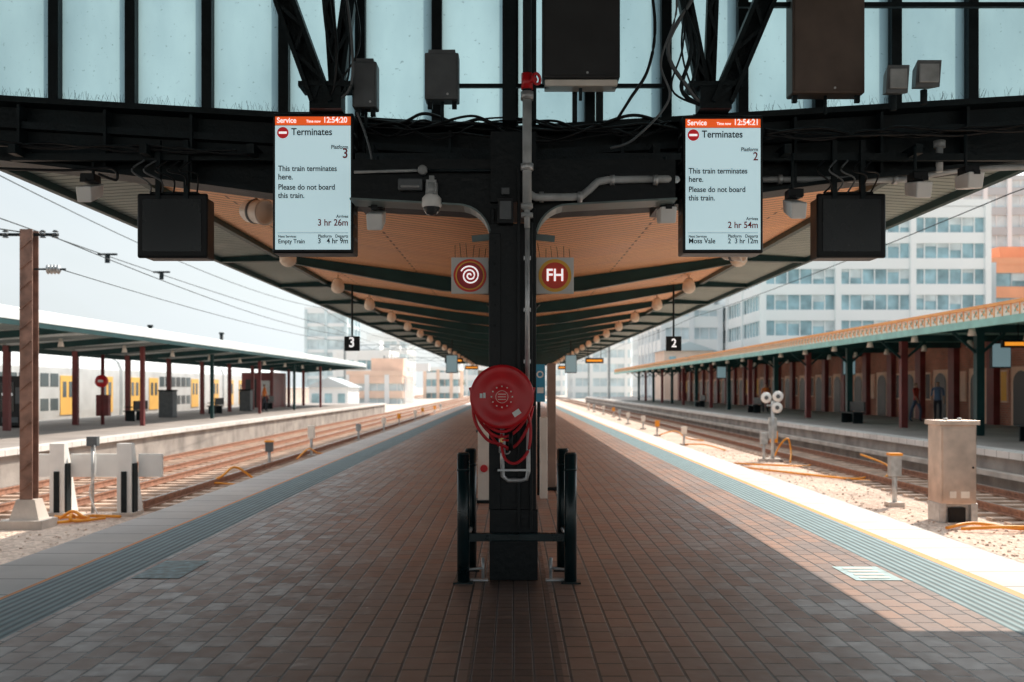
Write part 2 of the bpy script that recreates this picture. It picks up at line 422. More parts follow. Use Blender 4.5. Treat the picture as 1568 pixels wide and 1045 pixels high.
# ------------------------------------------------------------------ girder
def zt(x): return 3.73+.060*abs(x)
def zb(x):
    x = abs(x); pts = [(0, 3.02), (1.4, 3.10), (2.65, 3.27), (4.6, 3.50), (13.5, 3.62)]
    for (a, za), (b, zc) in zip(pts[:-1], pts[1:]):
        if x <= b: return za+(zc-za)*(x-a)/(b-a)
    return pts[-1][1]
gd = empty('roof_girder', (0, 8.8, 3.5))
xs = [-13.5, -9, -6.5, -4.6, -3.6, -2.65, -2, -1.4, -.7, 0, .7, 1.4, 2, 2.65, 3.6, 4.6, 6.5, 9, 13.5]
e = MB()
for xa, xb in zip(xs[:-1], xs[1:]):
    e.hexa([(xa, 8.78, zb(xa)), (xb, 8.78, zb(xb)), (xb, 8.82, zb(xb)), (xa, 8.82, zb(xa)), (xa, 8.78, zt(xa)), (xb, 8.78, zt(xb)), (xb, 8.82, zt(xb)), (xa, 8.82, zt(xa))], steel)
    e.beam((xa, 8.78, zb(xa)), (xb, 8.78, zb(xb)), .36, .035, steel)
    e.beam((xa, 8.80, zt(xa)), (xb, 8.80, zt(xb)), .44, .05, steel)
    e.beam((xa, 8.72, zt(xa)-.2), (xb, 8.72, zt(xb)-.2), .10, .06, steel2)
for i in range(-17, 18):
    x = i*.75+.2
    e.box(x-.012, x+.012, 8.64, 8.78, zb(x)+.02, zt(x)-.03, steel2)
e.obj('plate_girder', gd)
e = MB()
e.box(-1.32, 1.40, 8.30, 8.36, 3.40, 3.455, steel2); e.box(-4.3, -2.02, 8.50, 8.56, 3.44, 3.50, steel); e.box(2.10, 4.6, 8.50, 8.56, 3.44, 3.50, steel)
for x in (-4.2, -3.1, -2.2, -1.2, 1.2, 2.3, 3.4): e.box(x-.03, x+.03, 8.33, 8.75, 3.46, 3.54, steel)
e.obj('tie_beams', gd)
for sg in (-1, 1):
    e = MB(); e.box(sg*13.0-.2, sg*13.0+.2, 8.6, 9.0, -1, 6.5, steel); e.box(sg*13.0-.35, sg*13.0+.35, 8.45, 9.15, -1, -.7, concrete); e.obj('hall_column')

tr = empty('roof_truss', (0, 8.3, 4))
e = MB()
def latt(p0, p1, w=.13, d=.16):
    p0, p1 = Vector(p0), Vector(p1)
    for sx in (-1, 1):
        o_ = Vector((sx*w/2, 0, 0)); e.beam(p0+o_, p1+o_, .035, d, steel, up=(0, 1, 0))
    e.beam(p0+Vector((0, .05, 0)), p1+Vector((0, .05, 0)), w, .012, steel2, up=(0, 1, 0))
    for k in range(9):
        a = p0.lerp(p1, k/9); b = p0.lerp(p1, (k+1)/9); s1 = (-1)**k
        e.beam(a+Vector((-s1*w/2, -.06, 0)), b+Vector((s1*w/2, -.06, 0)), .03, .008, steel2, up=(0, 1, 0))
latt((-1.58, 8.25, 3.85), (-2.25, 8.25, 5.7), .15, .2); latt((-1.50, 8.35, 3.85), (-1.25, 8.35, 5.7), .08, .1)
latt((1.72, 8.25, 3.85), (2.50, 8.25, 5.7), .15, .2); latt((1.62, 8.35, 3.85), (1.25, 8.35, 5.7), .08, .1)
latt((-1.50, 8.42, 3.85), (-1.62, 8.42, 5.7), .05, .08); latt((1.65, 8.42, 3.85), (1.72, 8.42, 5.7), .06, .08)
for sx in (-1.55, 1.67):
    e.box(sx-.13, sx+.13, 8.2, 8.42, 3.80, 3.98, steel); e.box(sx-.22, sx+.22, 8.18, 8.46, 3.98, 4.02, steel)
e.box(-.09, .02, 8.2, 8.4, 3.7, 6.4, steel); e.box(.15, .19, 8.2, 8.4, 3.7, 6.4, steel)
e.box(-.62, 1.28, 8.42, 8.46, 4.04, 4.07, steel)
e.box(.70, .76, 8.42, 8.46, 3.75, 4.04, steel); e.box(.50, .54, 8.42, 8.46, 3.75, 4.04, steel)
e.box(1.9, 4.6, 8.42, 8.46, 4.72, 4.76, steel)
e.obj('truss_members', tr)

gw = empty('glazed_screen_wall', (0, 9.0, 4))
e = MB()
for i in range(-17, 17):
    xa, xb = i*.686+.01, (i+1)*.686-.01
    e.poly([(xa, 8.99, zt(xa)+.02), (xb, 8.99, zt(xb)+.02), (xb, 8.99, 6.6), (xa, 8.99, 6.6)], pane)
e.obj('panes', gw)
e = MB()
for i in range(-17, 18):
    x = i*.686; w = .045
    e.box(x-w, x+w, 8.9, 9.03, zt(x)-.02, 6.6, steel)
    e.box(x-w-.02, x+w+.02, 9.03, 9.06, zt(x)-.02, 6.6, steel)
e.box(-12, 12, 8.93, 9.02, 5.55, 5.63, steel)
e.obj('mullions', gw)
e = MB(); e.box(-16, 16, -22, 9.1, 6.6, 6.75, steel2)
for y in range(-20, 9, 4): e.box(-16, 16, y-.1, y+.1, 6.3, 6.6, steel)
e.obj('hall_roof')

e = MB()
def spikes(xa, xb, y, zf, h, n):
    for i in range(n):
        x = random.uniform(xa, xb); z = zf(x) if callable(zf) else zf
        e.cyl((x, y, z), (x+random.uniform(-.04, .04), y+random.uniform(-.03, .03), z+h*random.uniform(.5, 1.1)), .0011, steel2, 3, cap=False)
spikes(-4.9, -1.7, 8.62, lambda x: zt(x)+.02, .09, 190); spikes(1.9, 4.9, 8.62, lambda x: zt(x)+.02, .09, 140)
spikes(-1.3, 1.3, 8.62, lambda x: zt(x)+.02, .05, 60)
spikes(-1.3, 1.3, 8.33, 3.455, .10, 110)
spikes(-2.0, -1.6, 8.10, lambda x: 4.0-1.6*(x+1.6), .18, 22)
e.obj('bird_spikes')

# ------------------------------------------------------------------ pipes and cables
pw = empty('fire_water_pipe', (.1, 7.8, 3))
e = MB()
e.cyl((.105, 7.62, 2.98), (.105, 7.62, 6.5), .034, steel2, 14)
e.cyl((.105, 7.62, 2.86), (.105, 7.62, 3.72), .036, pipegrey, 14)
e.cyl((.105, 7.62, 3.70), (.105, 7.62, 3.76), .05, galv, 14); e.cyl((.105, 7.62, 3.16), (.105, 7.62, 3.21), .05, galv, 14)
e.cyl((.105, 7.62, 3.78), (.105, 7.62, 3.90), .045, red, 14); e.cyl((.105, 7.62, 3.84), (.17, 7.56, 3.84), .02, red, 10)
e.lathe((.175, 7.55, 3.84), (1, -1, 0), [(.03, -.005), (.05, -.005), (.05, .008), (.03, .008), (.03, -.005)], red, 16)
for z in (2.87, 2.80): e.cyl((.105, 7.62, z), (.105, 7.62, z+.035), .045, pipegrey, 12)
e.cyl((.105, 7.62, 2.72), (.105, 7.62, 2.9), .022, pipegrey, 12)
e.tube([(.11, 7.62, 2.99), (.17, 7.70, 2.97), (.45, 7.74, 2.98), (.53, 7.76, 2.99), (.60, 7.78, 3.05), (.66, 7.80, 3.11), (.74, 7.82, 3.13), (1.20, 7.84, 3.14), (1.30, 7.95, 3.16), (1.35, 8.60, 3.30), (1.45, 8.68, 3.31)], .030, pipegrey, 12)
e.tube([(1.40, 8.67, 3.31), (2.6, 8.67, 3.31), (3.5, 8.67, 3.31), (3.66, 8.67, 3.36), (3.9, 8.67, 3.40), (4.9, 8.67, 3.44)], .028, pipegrey, 12)
for x in (.2, .5): e.cyl((x, 7.74, 2.98), (x+.035, 7.74, 2.98), .042, galv, 12)
for x in (.76, 1.1): e.cyl((x, 7.83, 3.13), (x+.035, 7.83, 3.13), .042, galv, 12)
for x in (2.3, 3.3): e.cyl((x, 8.67, 3.31), (x+.04, 8.67, 3.31), .042, galv, 12)
e.tube([(3.68, 8.60, 3.36), (3.68, 8.60, 3.58)], .03, pipegrey, 12)
e.lathe((3.68, 8.60, 3.60), (0, 0, 1), [(0, .03), (.05, .03), (.05, -.03), (0, -.03)], pipegrey, 14)
e.obj('pipe_run', pw)

e = MB()
def cable(pts, r=.010, mat=black, sub=8):
    P = [Vector(q) for q in pts]; out = []
    for i in range(len(P)-1):
        p0 = P[max(i-1, 0)]; p1 = P[i]; p2 = P[i+1]; p3 = P[min(i+2, len(P)-1)]
        for k in range(sub):
            t = k/sub
            out.append(.5*((2*p1)+(-p0+p2)*t+(2*p0-5*p1+4*p2-p3)*t*t+(-p0+3*p1-3*p2+p3)*t**3))
    out.append(P[-1]); e.tube(out, r, mat, 6)
for k in range(7):
    pts = []; x = -1.3
    while x < 1.45:
        pts.append((x, 8.5+random.uniform(-.05, .05), 3.72+random.uniform(-.06, .08)-.05*math.sin(x*3+k))); x += random.uniform(.2, .35)
    cable(pts, random.choice((.008, .011, .014)))
for k in range(5):
    pts = []; x = 2.12
    while x < 4.6:
        pts.append((x, 8.4+random.uniform(-.04, .04), 3.56+.03*x+random.uniform(-.05, .05))); x += random.uniform(.25, .5)
    cable(pts, random.choice((.008, .012)))
for k in range(4):
    pts = []; x = -4.8
    while x < -2.1:
        pts.append((x, 8.4+random.uniform(-.04, .04), 3.42-.03*x+random.uniform(-.03, .03))); x += random.uniform(.3, .5)
    cable(pts, .01)
for sg, xo in ((-1, -1.5), (1, 1.5)):
    for k in range(5):
        dx = random.uniform(-.14, .14)
        cable([(xo+dx, 8.2, 5.6), (xo+sg*-.05+dx, 8.18, 4.9), (xo-sg*(.12+dx), 8.15, 4.3), (xo-sg*.2*random.random(), 8.2, 3.95), (xo+sg*.1, 8.25, 3.82)], random.choice((.009, .013, .018)), random.choice((black, steel2, boxgrey)))
cable([(1.05, 8.1, 5.2), (1.15, 8.1, 4.5), (1.1, 8.1, 4.1), (.95, 8.12, 3.85), (.85, 8.2, 3.70)], .014)
cable([(1.25, 8.1, 5.2), (1.33, 8.1, 4.6), (1.2, 8.1, 4.15), (1.27, 8.12, 3.85), (1.0, 8.2, 3.55), (.8, 8.2, 3.47)], .010, boxgrey)
cable([(-1.28, 8.15, 3.75), (-1.2, 8.1, 3.55), (-1.15, 8.1, 3.35), (-1.13, 8.12, 3.1)], .009, boxgrey)
for xc in (-2.9, 2.85):
    for k in range(5):
        x = xc+(k-2)*.1
        cable([(x, 8.5, 3.16), (x+.03, 8.4, 3.22+.02*k), (x-.10, 8.35, 3.32), (x-.02, 8.42, 3.42)], .008, random.choice((black, boxgrey)))
    for k in (-1, 1): e.box(xc+k*.12-.02, xc+k*.12+.02, 8.45, 8.5, 3.1, 3.6, steel)
cable([(-4.4, 8.4, 3.35), (-3.8, 8.4, 3.33), (-3.4, 8.4, 3.35), (-3.35, 8.4, 3.25), (-3.5, 8.4, 3.3)], .012)
e.obj('cable_bundle')

# ------------------------------------------------------------------ displays
scr = M('screen_lit', (.54, .73, .78), .3, 0, .02, 2, emit=.64)
hdr = M('screen_header', (.92, .12, .02), .3, 0, .02, 2, emit=.6)
tdark = M('screen_text_dark', (.005, .02, .035), .5, 0, 0, 2)
tred = M('screen_text_red', (.38, .01, .02), .5, 0, 0, 2)
twhite = M('glowing_text_white', (.9, .9, .9), .5, 0, 0, 2, emit=.8)  # emissive white, shared by lit screens and sign lettering
tscrred = M('screen_red', (.7, .02, .03), .5, 0, 0, 2, emit=.3)
def display(x0, x1, z0, z1, time, plat, arr, nxt, tail):
    D = empty('departure_display', ((x0+x1)/2, 8.5, (z0+z1)/2))
    e = MB(); e.box(x0, x1, 8.31, 8.56, z0, z1, black)
    e.obj('housing', D, .012)
    e = MB(); e.box(x0+.03, x1-.03, 8.56, 8.61, z0+.05, z1-.05, boxgrey)
    e.box((x0+x1)/2-.05, (x0+x1)/2+.05, 8.4, 8.5, z1, z1+.18, steel); e.box(x0+.1, x1-.1, 8.38, 8.52, z1+.0, z1+.03, steel)
    xi = x1 if x0 < 0 else x0
    for k in range(9): e.box(xi-.004, xi+.004, 8.36, 8.52, z0+.12+k*.11, z0+.14+k*.11, boxgrey)
    e.obj('frame', D)
    f = 8.308
    xa, xb = x0+.022, x1-.022; zc = z1-.03
    e = MB(); e.poly([(xa, f, z0+.03), (xb, f, z0+.03), (xb, f, zc-.075), (xa, f, zc-.075)], scr)
    e.poly([(xa, f, zc-.072), (xb, f, zc-.072), (xb, f, zc), (xa, f, zc)], hdr)
    e.poly([(xa+.02, f-.001, z0+.168), (xb-.02, f-.001, z0+.168), (xb-.02, f-.001, z0+.171), (xa+.02, f-.001, z0+.171)], tdark)
    e.obj('screen', D)
    e = MB(); cx, cz = xa+.065, zc-.135
    e.lathe((cx, f-.002, cz), (0, 1, 0), [(0, 0), (.048, 0)], tscrred, 28)
    e.box(cx-.033, cx+.033, f-.004, f-.003, cz-.009, cz+.009, twhite)
    e.obj('no_entry_icon', D)
    t = f-.002
    text('Service', xa+.015, t, zc-.052, .16, twhite, D)
    text('Time now', xa+.26, t, zc-.05, .12, twhite, D); text(time, xa+.40, t, zc-.05, .19, twhite, D)
    text('Terminates', xa+.135, t, zc-.155, .34, tdark, D)
    text('Platform', xb-.02, t, zc-.27, .14, tdark, D, align='RIGHT')
    text(plat, xb-.02, t, zc-.345, .04, tred, D, align='RIGHT')
    text('This train terminates', xa+.025, t, zc-.455, .49, tdark, D); text('here.', xa+.025, t, zc-.525, .12, tdark, D)
    text('Please do not board', xa+.025, t, zc-.61, .47, tdark, D); text('this train.', xa+.025, t, zc-.68, .22, tdark, D)
    text('Arrives', xb-.02, t, zc-.845, .10, tdark, D, align='RIGHT')
    text(arr, xb-.02, t, zc-.91, .25, tred, D, align='RIGHT')
    text('Next Services', xa+.025, t, z0+.13, .15, tdark, D); text('Platform   Departs', xb-.02, t, z0+.13, .25, tdark, D, align='RIGHT')
    text(nxt, xa+.025, t, z0+.082, .22, tdark, D); text(tail, xb-.02, t, z0+.082, .25, tdark, D, align='RIGHT')
    return D
display(-2.01, -1.335, 2.62, 3.79, '12:54:20', '3', '3 hr 26m', 'Empty Train', '3   4 hr 9m')
display(1.415, 2.085, 2.62, 3.77, '12:54:21', '2', '2 hr 54m', 'Moss Vale', '2  3 hr 12m')

dsc = M('dark_screen', (.010, .014, .016), .25, 0, .2, 2)
for xa, xb in ((-3.20, -2.60), (2.58, 3.17)):
    D = empty('platform_monitor', ((xa+xb)/2, 8.5, 2.9)); e = MB()
    e.box(xa, xb, 8.46, 8.50, 2.60, 3.15, black); e.obj('bezel', D, .02, 3)
    e = MB(); e.box(xa+.03, xb-.03, 8.50, 8.76, 2.61, 3.13, black); e.obj('housing', D, .01)
    e = MB(); e.box(xa+.05, xb-.05, 8.452, 8.459, 2.655, 3.10, dsc); e.obj('glass', D)
    e = MB(); e.box((xa+xb)/2-.2, (xa+xb)/2+.2, 8.5, 8.7, 3.13, 3.17, steel); e.obj('mount', D)

def ebox(x0, x1, z0, z1, y, mat, dep=.18, name='electrical_box'):
    D = empty(name, ((x0+x1)/2, y, (z0+z1)/2))
    e = MB(); e.box(x0, x1, y, y+dep, z0, z1, mat); e.obj('enclosure', D, .012)
    e = MB(); e.box(x0+.02, x1-.02, y-.008, y, z0+.02, z1-.02, mat)
    e.cyl(((x0+x1)/2+.05, y-.014, z0+.04), ((x0+x1)/2+.05, y, z0+.04), .010, galv, 8)
    for sx in (x0+.04, x1-.04): e.box(sx-.02, sx+.02, y+.06, y+.1, z0-.06, z0, steel)
    e.cyl(((x0+x1)/2, y+.09, z0-.16), ((x0+x1)/2, y+.09, z0), .014, steel2, 8)
    e.obj('door', D)
    if (x1-x0) < .4:
        e = MB(); e.box(x0+.03, x1-.03, y+.02, y+dep, z1, z1+.03, mat); e.obj('cap', D)
ebox(-.742, -.457, 3.91, 4.30, 8.32, boxgrey); ebox(-1.345, -1.14, 3.84, 4.22, 8.3, boxgrey)
ebox(.24, .88, 4.05, 5.4, 8.2, boxbrown, .2, 'distribution_board'); ebox(2.34, 2.95, 3.97, 5.4, 8.35, M('box_warm', (.12, .088, .072), .5, 0, .2, 4), .2, 'distribution_board')
e = MB(); e.box(.26, .86, 8.22, 8.4, 3.99, 4.045, cream); e.obj('strip_light', None, .01)
for xa, xb, z0, z1 in ((3.04, 3.22, 3.90, 4.12), (3.28, 3.48, 3.95, 4.16)):
    e = MB(); y = 8.1
    e.hexa([(xa, y+.02, z0), (xb, y+.02, z0), (xb-.03, y+.18, z0+.03), (xa+.03, y+.18, z0+.03), (xa, y-.02, z1), (xb, y-.02, z1), (xb-.03, y+.16, z1-.03), (xa+.03, y+.16, z1-.03)], boxgrey)
    e.box(xa+.02, xb-.02, y-.02, y+.0, z0+.03, z1-.03, pipegrey); e.cyl(((xa+xb)/2, y+.1, z0-.12), ((xa+xb)/2, y+.1, z0), .03, steel2, 8)
    e.obj('floodlight', None, .006)

def camera_obj(x, z, y=8.1, tilt=.1, ztop=None):
    D = empty('security_camera', (x, y, z)); ztop = ztop or z+.35
    e = MB(); e.cyl((x, y+.08, z+.06), (x, y+.08, ztop), .014, steel, 8); e.box(x-.06, x+.06, y-.05, y+.1, z+.035, z+.10, black); e.obj('bracket', D, .006)
    e = MB(); e.hexa([(x-.062, y-.10, z-.13-tilt*.3), (x+.062, y-.10, z-.13-tilt*.3), (x+.055, y+.16, z-.06), (x-.055, y+.16, z-.06), (x-.066, y-.13, z+.0-tilt*.3), (x+.066, y-.13, z+.0-tilt*.3), (x+.06, y+.16, z+.05), (x-.06, y+.16, z+.05)], white)
    e.obj('body', D, .012)
    e = MB(); e.box(x-.025, x+.025, y-.134, y-.118, z+.01, z+.045, black); e.obj('lens', D)
camera_obj(-1.115, 2.92, 8.1, .1, 3.4); camera_obj(1.245, 2.92, 8.1, -.1, 3.4); camera_obj(2.32, 3.03, 8.2, .1, 3.45); camera_obj(3.34, 3.17, 8.2, .0, 3.5); camera_obj(3.76, 3.22, 8.2, -.1, 3.6)
camera_obj(-3.62, 3.22, 8.5, .1, 3.5)
D = empty('dome_camera', (-.64, 8.1, 3)); e = MB()
e.cyl((-.64, 7.80, 3.0), (-.64, 7.80, 3.10), .05, pipegrey, 14); e.box(-.66, -.62, 7.80, 7.86, 3.0, 3.16, pipegrey)
e.box(-.68, -.60, 7.76, 7.84, 3.02, 3.12, pipegrey)
e.lathe((-.64, 7.80, 2.92), (0, 0, 1), [(0, .10), (.04, .10), (.075, .06), (.078, -.0), (.07, -.01)], white, 24)
e.lathe((-.64, 7.80, 2.91), (0, 0, 1), [(.066, .0), (.060, -.03), (.04, -.055), (0, -.065)], M('dome_glass', (.05, .055, .06), .08, 0, 0, 2), 24)
e.obj('dome_body', D)
e = MB(); e.box(-.90, -.71, 7.76, 7.86, 3.04, 3.13, boxgrey); e.box(-.88, -.73, 7.74, 7.76, 3.055, 3.075, galv); e.obj('emergency_light', None, .01)
e = MB(); e.lathe((-.71, 7.78, 3.20), (0, 1, 0), [(0, -.02), (.035, -.02), (.04, .02), (0, .02)], pipegrey, 16); e.tube([(-.71, 7.80, 3.2), (-1.25, 7.82, 3.19)], .012, pipegrey); e.tube([(-.71, 7.80, 3.2), (.08, 7.80, 3.2)], .012, steel2); e.obj('conduit_junction')

# ------------------------------------------------------------------ column signs
signred = M('sign_red', (.85, .06, .025), .4, 0, .05, 3); signgrey = M('sign_face', (.72, .70, .67), .4, 0, .06, 3); signyel = M('sign_yellow', (1., .50, .05), .4, 0, .05, 3)
signmar = M('sign_maroon', (.46, .02, .025), .4, 0, .05, 3)
def disc(c, r0, r1, mat): e.lathe(c, (0, 1, 0), [(r0, 0), (r1, 0)], mat, 48)
def sign(xa, xb, kind):
    global e
    D = empty('fire_sign', ((xa+xb)/2, 7.85, 2.38)); cx = (xa+xb)/2; cz = 2.383
    e = MB(); e.box(xa, xb, 7.86, 7.88, 2.24, 2.526, signgrey); e.box(xa+.1, xb-.1, 7.88, 7.92, 2.3, 2.34, steel)
    if xa > 0: e.box(.17, .24, 7.885, 7.91, 2.28, 2.50, steel)
    else: e.box(-.24, -.17, 7.885, 7.91, 2.28, 2.50, steel)
    e.obj('plate', D, .003)
    e = MB()
    disc((cx, 7.856, cz), .114, .130, signyel if kind == 'FH' else signred); disc((cx, 7.856, cz), .104, .114, signyel)
    disc((cx, 7.856, cz), 0, .104, signred if kind == 'FH' else signmar)
    e.obj('roundel', D)
    if kind == 'FH': text('FH', cx, 7.853, cz-.042, .13, twhite, D, align='CENTER', ext=.001)  # letters emit light although the fire sign is no lamp
    else:
        e = MB(); pts = [(cx+(.006+.0047*t)*math.cos(t), 7.852, cz+(.006+.0047*t)*math.sin(t)) for t in [i*.25 for i in range(62)]]
        e.tube(pts, .0055, twhite, 6); e.obj('hose_symbol', D)  # spiral glows by emission, the sign holds no lamp
    e = MB()
    for i in range(6):
        x = xa+.03+i*(xb-xa-.06)/5
        e.cyl((x, 7.87, 2.526), (x+random.uniform(-.02, .02), 7.87, 2.526+random.uniform(.07, .12)), .002, steel, 4)
    e.obj('spikes', D)
sign(-.49, -.195, 'spiral'); sign(.18, .477, 'FH')

# ------------------------------------------------------------------ hose reel
H = empty('fire_hose_reel', (-.085, 7.45, 1.43)); c0 = (-.085, 7.42, 1.43)
e = MB()
e.lathe(c0, (0, 1, 0), [(0, .0), (.06, .0), (.075, .008), (.12, .012), (.155, .006), (.18, .0), (.215, -.004), (.232, -.002), (.24, .008), (.24, .02), (.225, .028), (.12, .03), (.12, .19), (.235, .195), (.24, .205), (.235, .215), (0, .215)], red, 56)
e.obj('drum', H)
e = MB()
for k in range(4):
    e.lathe((c0[0], c0[1]+.052+k*.036, c0[2]), (0, 1, 0), [(.12, -.016)]+[(.185+.018*math.cos(t), .018*math.sin(t)) for t in [(-math.pi/2+i*math.pi/6) for i in range(7)]]+[(.12, .016)], hosered, 40)
def loop(x0, x1, ztop, zlow, y, r=.012):
    pts = []
    for i in range(17):
        t = i/16; x = x0+(x1-x0)*t; z = ztop-(ztop-zlow)*math.sin(math.pi*t)**.6; pts.append((x, y+.02*math.sin(3*t), z))
    e.tube(pts, r, hosered, 8)
loop(-.325, .155, 1.50, 1.165, 7.50); loop(-.30, .13, 1.38, 1.12, 7.56); loop(-.24, .15, 1.36, 1.03, 7.60)
cable([(.10, 7.5, 1.32), (.13, 7.5, 1.2), (.11, 7.5, 1.02), (.02, 7.48, .93), (-.06, 7.5, .96), (-.09, 7.55, 1.06), (-.09, 7.6, 1.14)], .012, hosered)
cable([(-.31, 7.5, 1.45), (-.29, 7.5, 1.25), (-.20, 7.5, 1.11), (-.10, 7.52, 1.07), (-.04, 7.55, 1.04)], .012, hosered)
e.obj('hose', H)
e = MB()
for i in range(24):
    if i % 4 == 3: continue
    t = 2*math.pi*i/24
    e.box(c0[0]+.078*math.cos(t)-.005, c0[0]+.078*math.cos(t)+.005, c0[1]-.002, c0[1]+.02, c0[2]+.078*math.sin(t)-.005, c0[2]+.078*math.sin(t)+.005, hosered if i % 2 else cream)
for i in range(3): e.box(c0[0]-.03, c0[0]+.03, c0[1]-.003, c0[1]+.004, c0[2]-.022+i*.02, c0[2]-.018+i*.02, cream)
disc((c0[0], c0[1]-.002, c0[2]), .044, .047, cream)
e.obj('embossed_label', H)
e = MB(); a = .6
rot = lambda dx, dz: (.11+dx*math.cos(a)-dz*math.sin(a), -.12+dx*math.sin(a)+dz*math.cos(a))
q4 = ((-.03, -.02), (.03, -.02), (.03, .02), (-.03, .02))
e.hexa([(c0[0]+rot(*q)[0], c0[1]-.010, c0[2]+rot(*q)[1]) for q in q4]+[(c0[0]+rot(*q)[0], c0[1]+.002, c0[2]+rot(*q)[1]) for q in q4], white)
e.box(c0[0]-.165, c0[0]-.145, c0[1]-.006, c0[1]+.004, c0[2]-.01, c0[2]+.025, white); e.box(c0[0]-.14, c0[0]-.122, c0[1]-.004, c0[1]+.006, c0[2]-.01, c0[2]+.03, white)
e.obj('stickers', H)
e = MB()
e.box(-.14, -.03, 7.62, 7.75, 1.38, 1.48, red); e.cyl((-.085, 7.43, 1.43), (-.085, 7.72, 1.43), .03, galv, 14)
e.tube([(-.085, 7.62, 1.2), (-.085, 7.62, .95), (-.08, 7.62, .82), (-.04, 7.62, .79), (.06, 7.62, .79), (.10, 7.62, .80), (.115, 7.62, .86), (.115, 7.62, 1.5)], .017, galv, 10)
e.cyl((-.085, 7.62, 1.0), (-.085, 7.62, 1.13), .026, galv, 12); e.cyl((-.085, 7.62, 1.1), (-.085, 7.54, 1.1), .018, brass, 10)
e.cyl((-.02, 7.55, 1.16), (-.02, 7.55, 1.02), .015, black, 10, .02); e.lathe((-.05, 7.55, 1.02), (0, 1, 0), [(.02, 0), (.03, 0), (.03, .01), (.02, .01)], galv, 14)
e.box(-.12, .13, 7.60, 7.64, .86, .875, galv); e.cyl((-.085, 7.54, 1.1), (-.035, 7.53, 1.1), .008, red, 8)
e.obj('valve_and_pipe', H)

# ------------------------------------------------------------------ column guard
for sg, xc in ((-1, -.385), (1, .44)):
    G = empty('column_guard_rail', (xc, 7.7, 0)); e = MB()
    for xx, yy in ((xc, 7.66), (xc-sg*.035, 8.18)):
        e.cyl((xx, yy, .012), (xx, yy, .985), .048, guardm, 20); e.cyl((xx, yy, .985), (xx, yy, 1.0), .048, guardm, 20, .038)
        e.cyl((xx, yy, .86), (xx, yy, .88), .0495, guardm, 20)
        e.box(xx-.075, xx+.075, yy-.075, yy+.075, 0, .012, guardm)
    e.cyl((xc, 7.66, .345), (xc-sg*.03, 8.18, .345), .03, guardm, 14)
    e.beam((xc, 7.68, .345), (sg*.178+.01, 7.68, .345), .05, .06, guardm, up=(0, 0, 1))
    e.cyl((xc-sg*.04, 7.66, .10), (xc-sg*.15, 7.72, .10), .01, galv, 8); e.cyl((xc-sg*.15, 7.72, .02), (xc-sg*.15, 7.72, .18), .012, galv, 8)
    e.box(*sorted((xc-sg*.05, xc-sg*.19)), 7.68, 7.74, .004, .018, galv)
    e.obj('posts', G)
e = MB(); e.box(-.36, .42, 7.66, 7.72, .315, .375, guardm); e.cyl((-.2, 7.64, .345), (-.2, 7.66, .345), .02, guardm, 10); e.obj('guard_crossbar', None, .008)

# ------------------------------------------------------------------ signs hanging in the canopy
for x, t in ((-3.32, '3'), (3.30, '2')):
    D = empty('platform_number_sign', (x, 20.5, 2.4)); e = MB()
    e.box(x-.155, x+.155, 20.45, 20.55, 2.25, 2.55, black); e.cyl((x, 20.5, 2.55), (x, 20.5, 3.62), .02, steel, 8); e.obj('lightbox', D, .01)
    text(t, x, 20.445, 2.33, .10, twhite, D, align='CENTER')
led = M('led_amber', (1, .35, .03), .4, 0, .1, 9, emit=.8)
for x, y in ((-2.75, 46), (3.75, 46), (-2.6, 62), (3.2, 62)):
    D = empty('hanging_display', (x, y, 2.6)); e = MB()
    e.box(x-.42, x+.42, y, y+.15, 2.62, 2.86, black); e.box(x-.36, x+.36, y-.01, y, 2.70, 2.78, led)
    for k in (-.3, .3): e.cyl((x+k, y+.07, 2.86), (x+k, y+.07, 3.55), .015, steel, 6)
    e.obj('panel', D)
scrd = M('screen_dim', (.25, .38, .42), .3, 0, .02, 2, emit=.4)
for x, y in ((-2.35, 38), (2.2, 38)):
    e = MB(); e.box(x-.22, x+.22, y, y+.2, 2.05, 2.75, black); e.box(x-.2, x+.2, y-.01, y, 2.08, 2.72, scrd); e.cyl((x, y+.1, 2.75), (x, y+.1, 3.5), .02, steel, 8); e.obj('hanging_screen')

e = MB(); e.box(-.46, -.30, 12.9, 13.1, 0, 1.72, cream); e.box(-.44, -.32, 12.88, 12.9, 1.2, 1.6, steel2); e.cyl((-.38, 12.86, .45), (-.38, 12.9, .45), .05, red, 12); e.box(-.50, -.26, 12.86, 13.14, 0, .04, steel); e.obj('help_point', None, .01)
e = MB(); e.box(.50, .62, 14.5, 14.9, 0, 1.85, M('warm_post', (.36, .25, .20), .5)); e.box(.36, .46, 13.4, 13.6, 0, 1.1, cream); e.box(.64, .72, 14.4, 14.7, 0, .08, black); e.box(.48, .64, 14.48, 14.92, 0, .05, black); e.obj('equipment_post', None, .01)
e = MB(); e.box(.27, .44, 13.8, 13.85, 1.3, 1.82, M('blue_sign', (.03, .32, .55), .4, 0, .05, 4)); e.cyl((.355, 13.87, 0), (.355, 13.87, 1.8), .025, steel, 10); e.lathe((.37, 13.79, 1.68), (0, 1, 0), [(.03, 0), (.05, 0)], white, 20); e.box(.33, .42, 13.79, 13.8, 1.42, 1.5, white); e.obj('blue_information_sign')
e = MB()
for y in (24, 32, 40):
    e.box(-.9, -.45, y, y+1.8, .42, .46, steel2); e.box(-.5, -.45, y, y+1.8, .46, .85, steel2)
    for yy in (y+.2, y+1.5): e.box(-.85, -.5, yy, yy+.05, 0, .42, steel2)
e.obj('platform_bench')

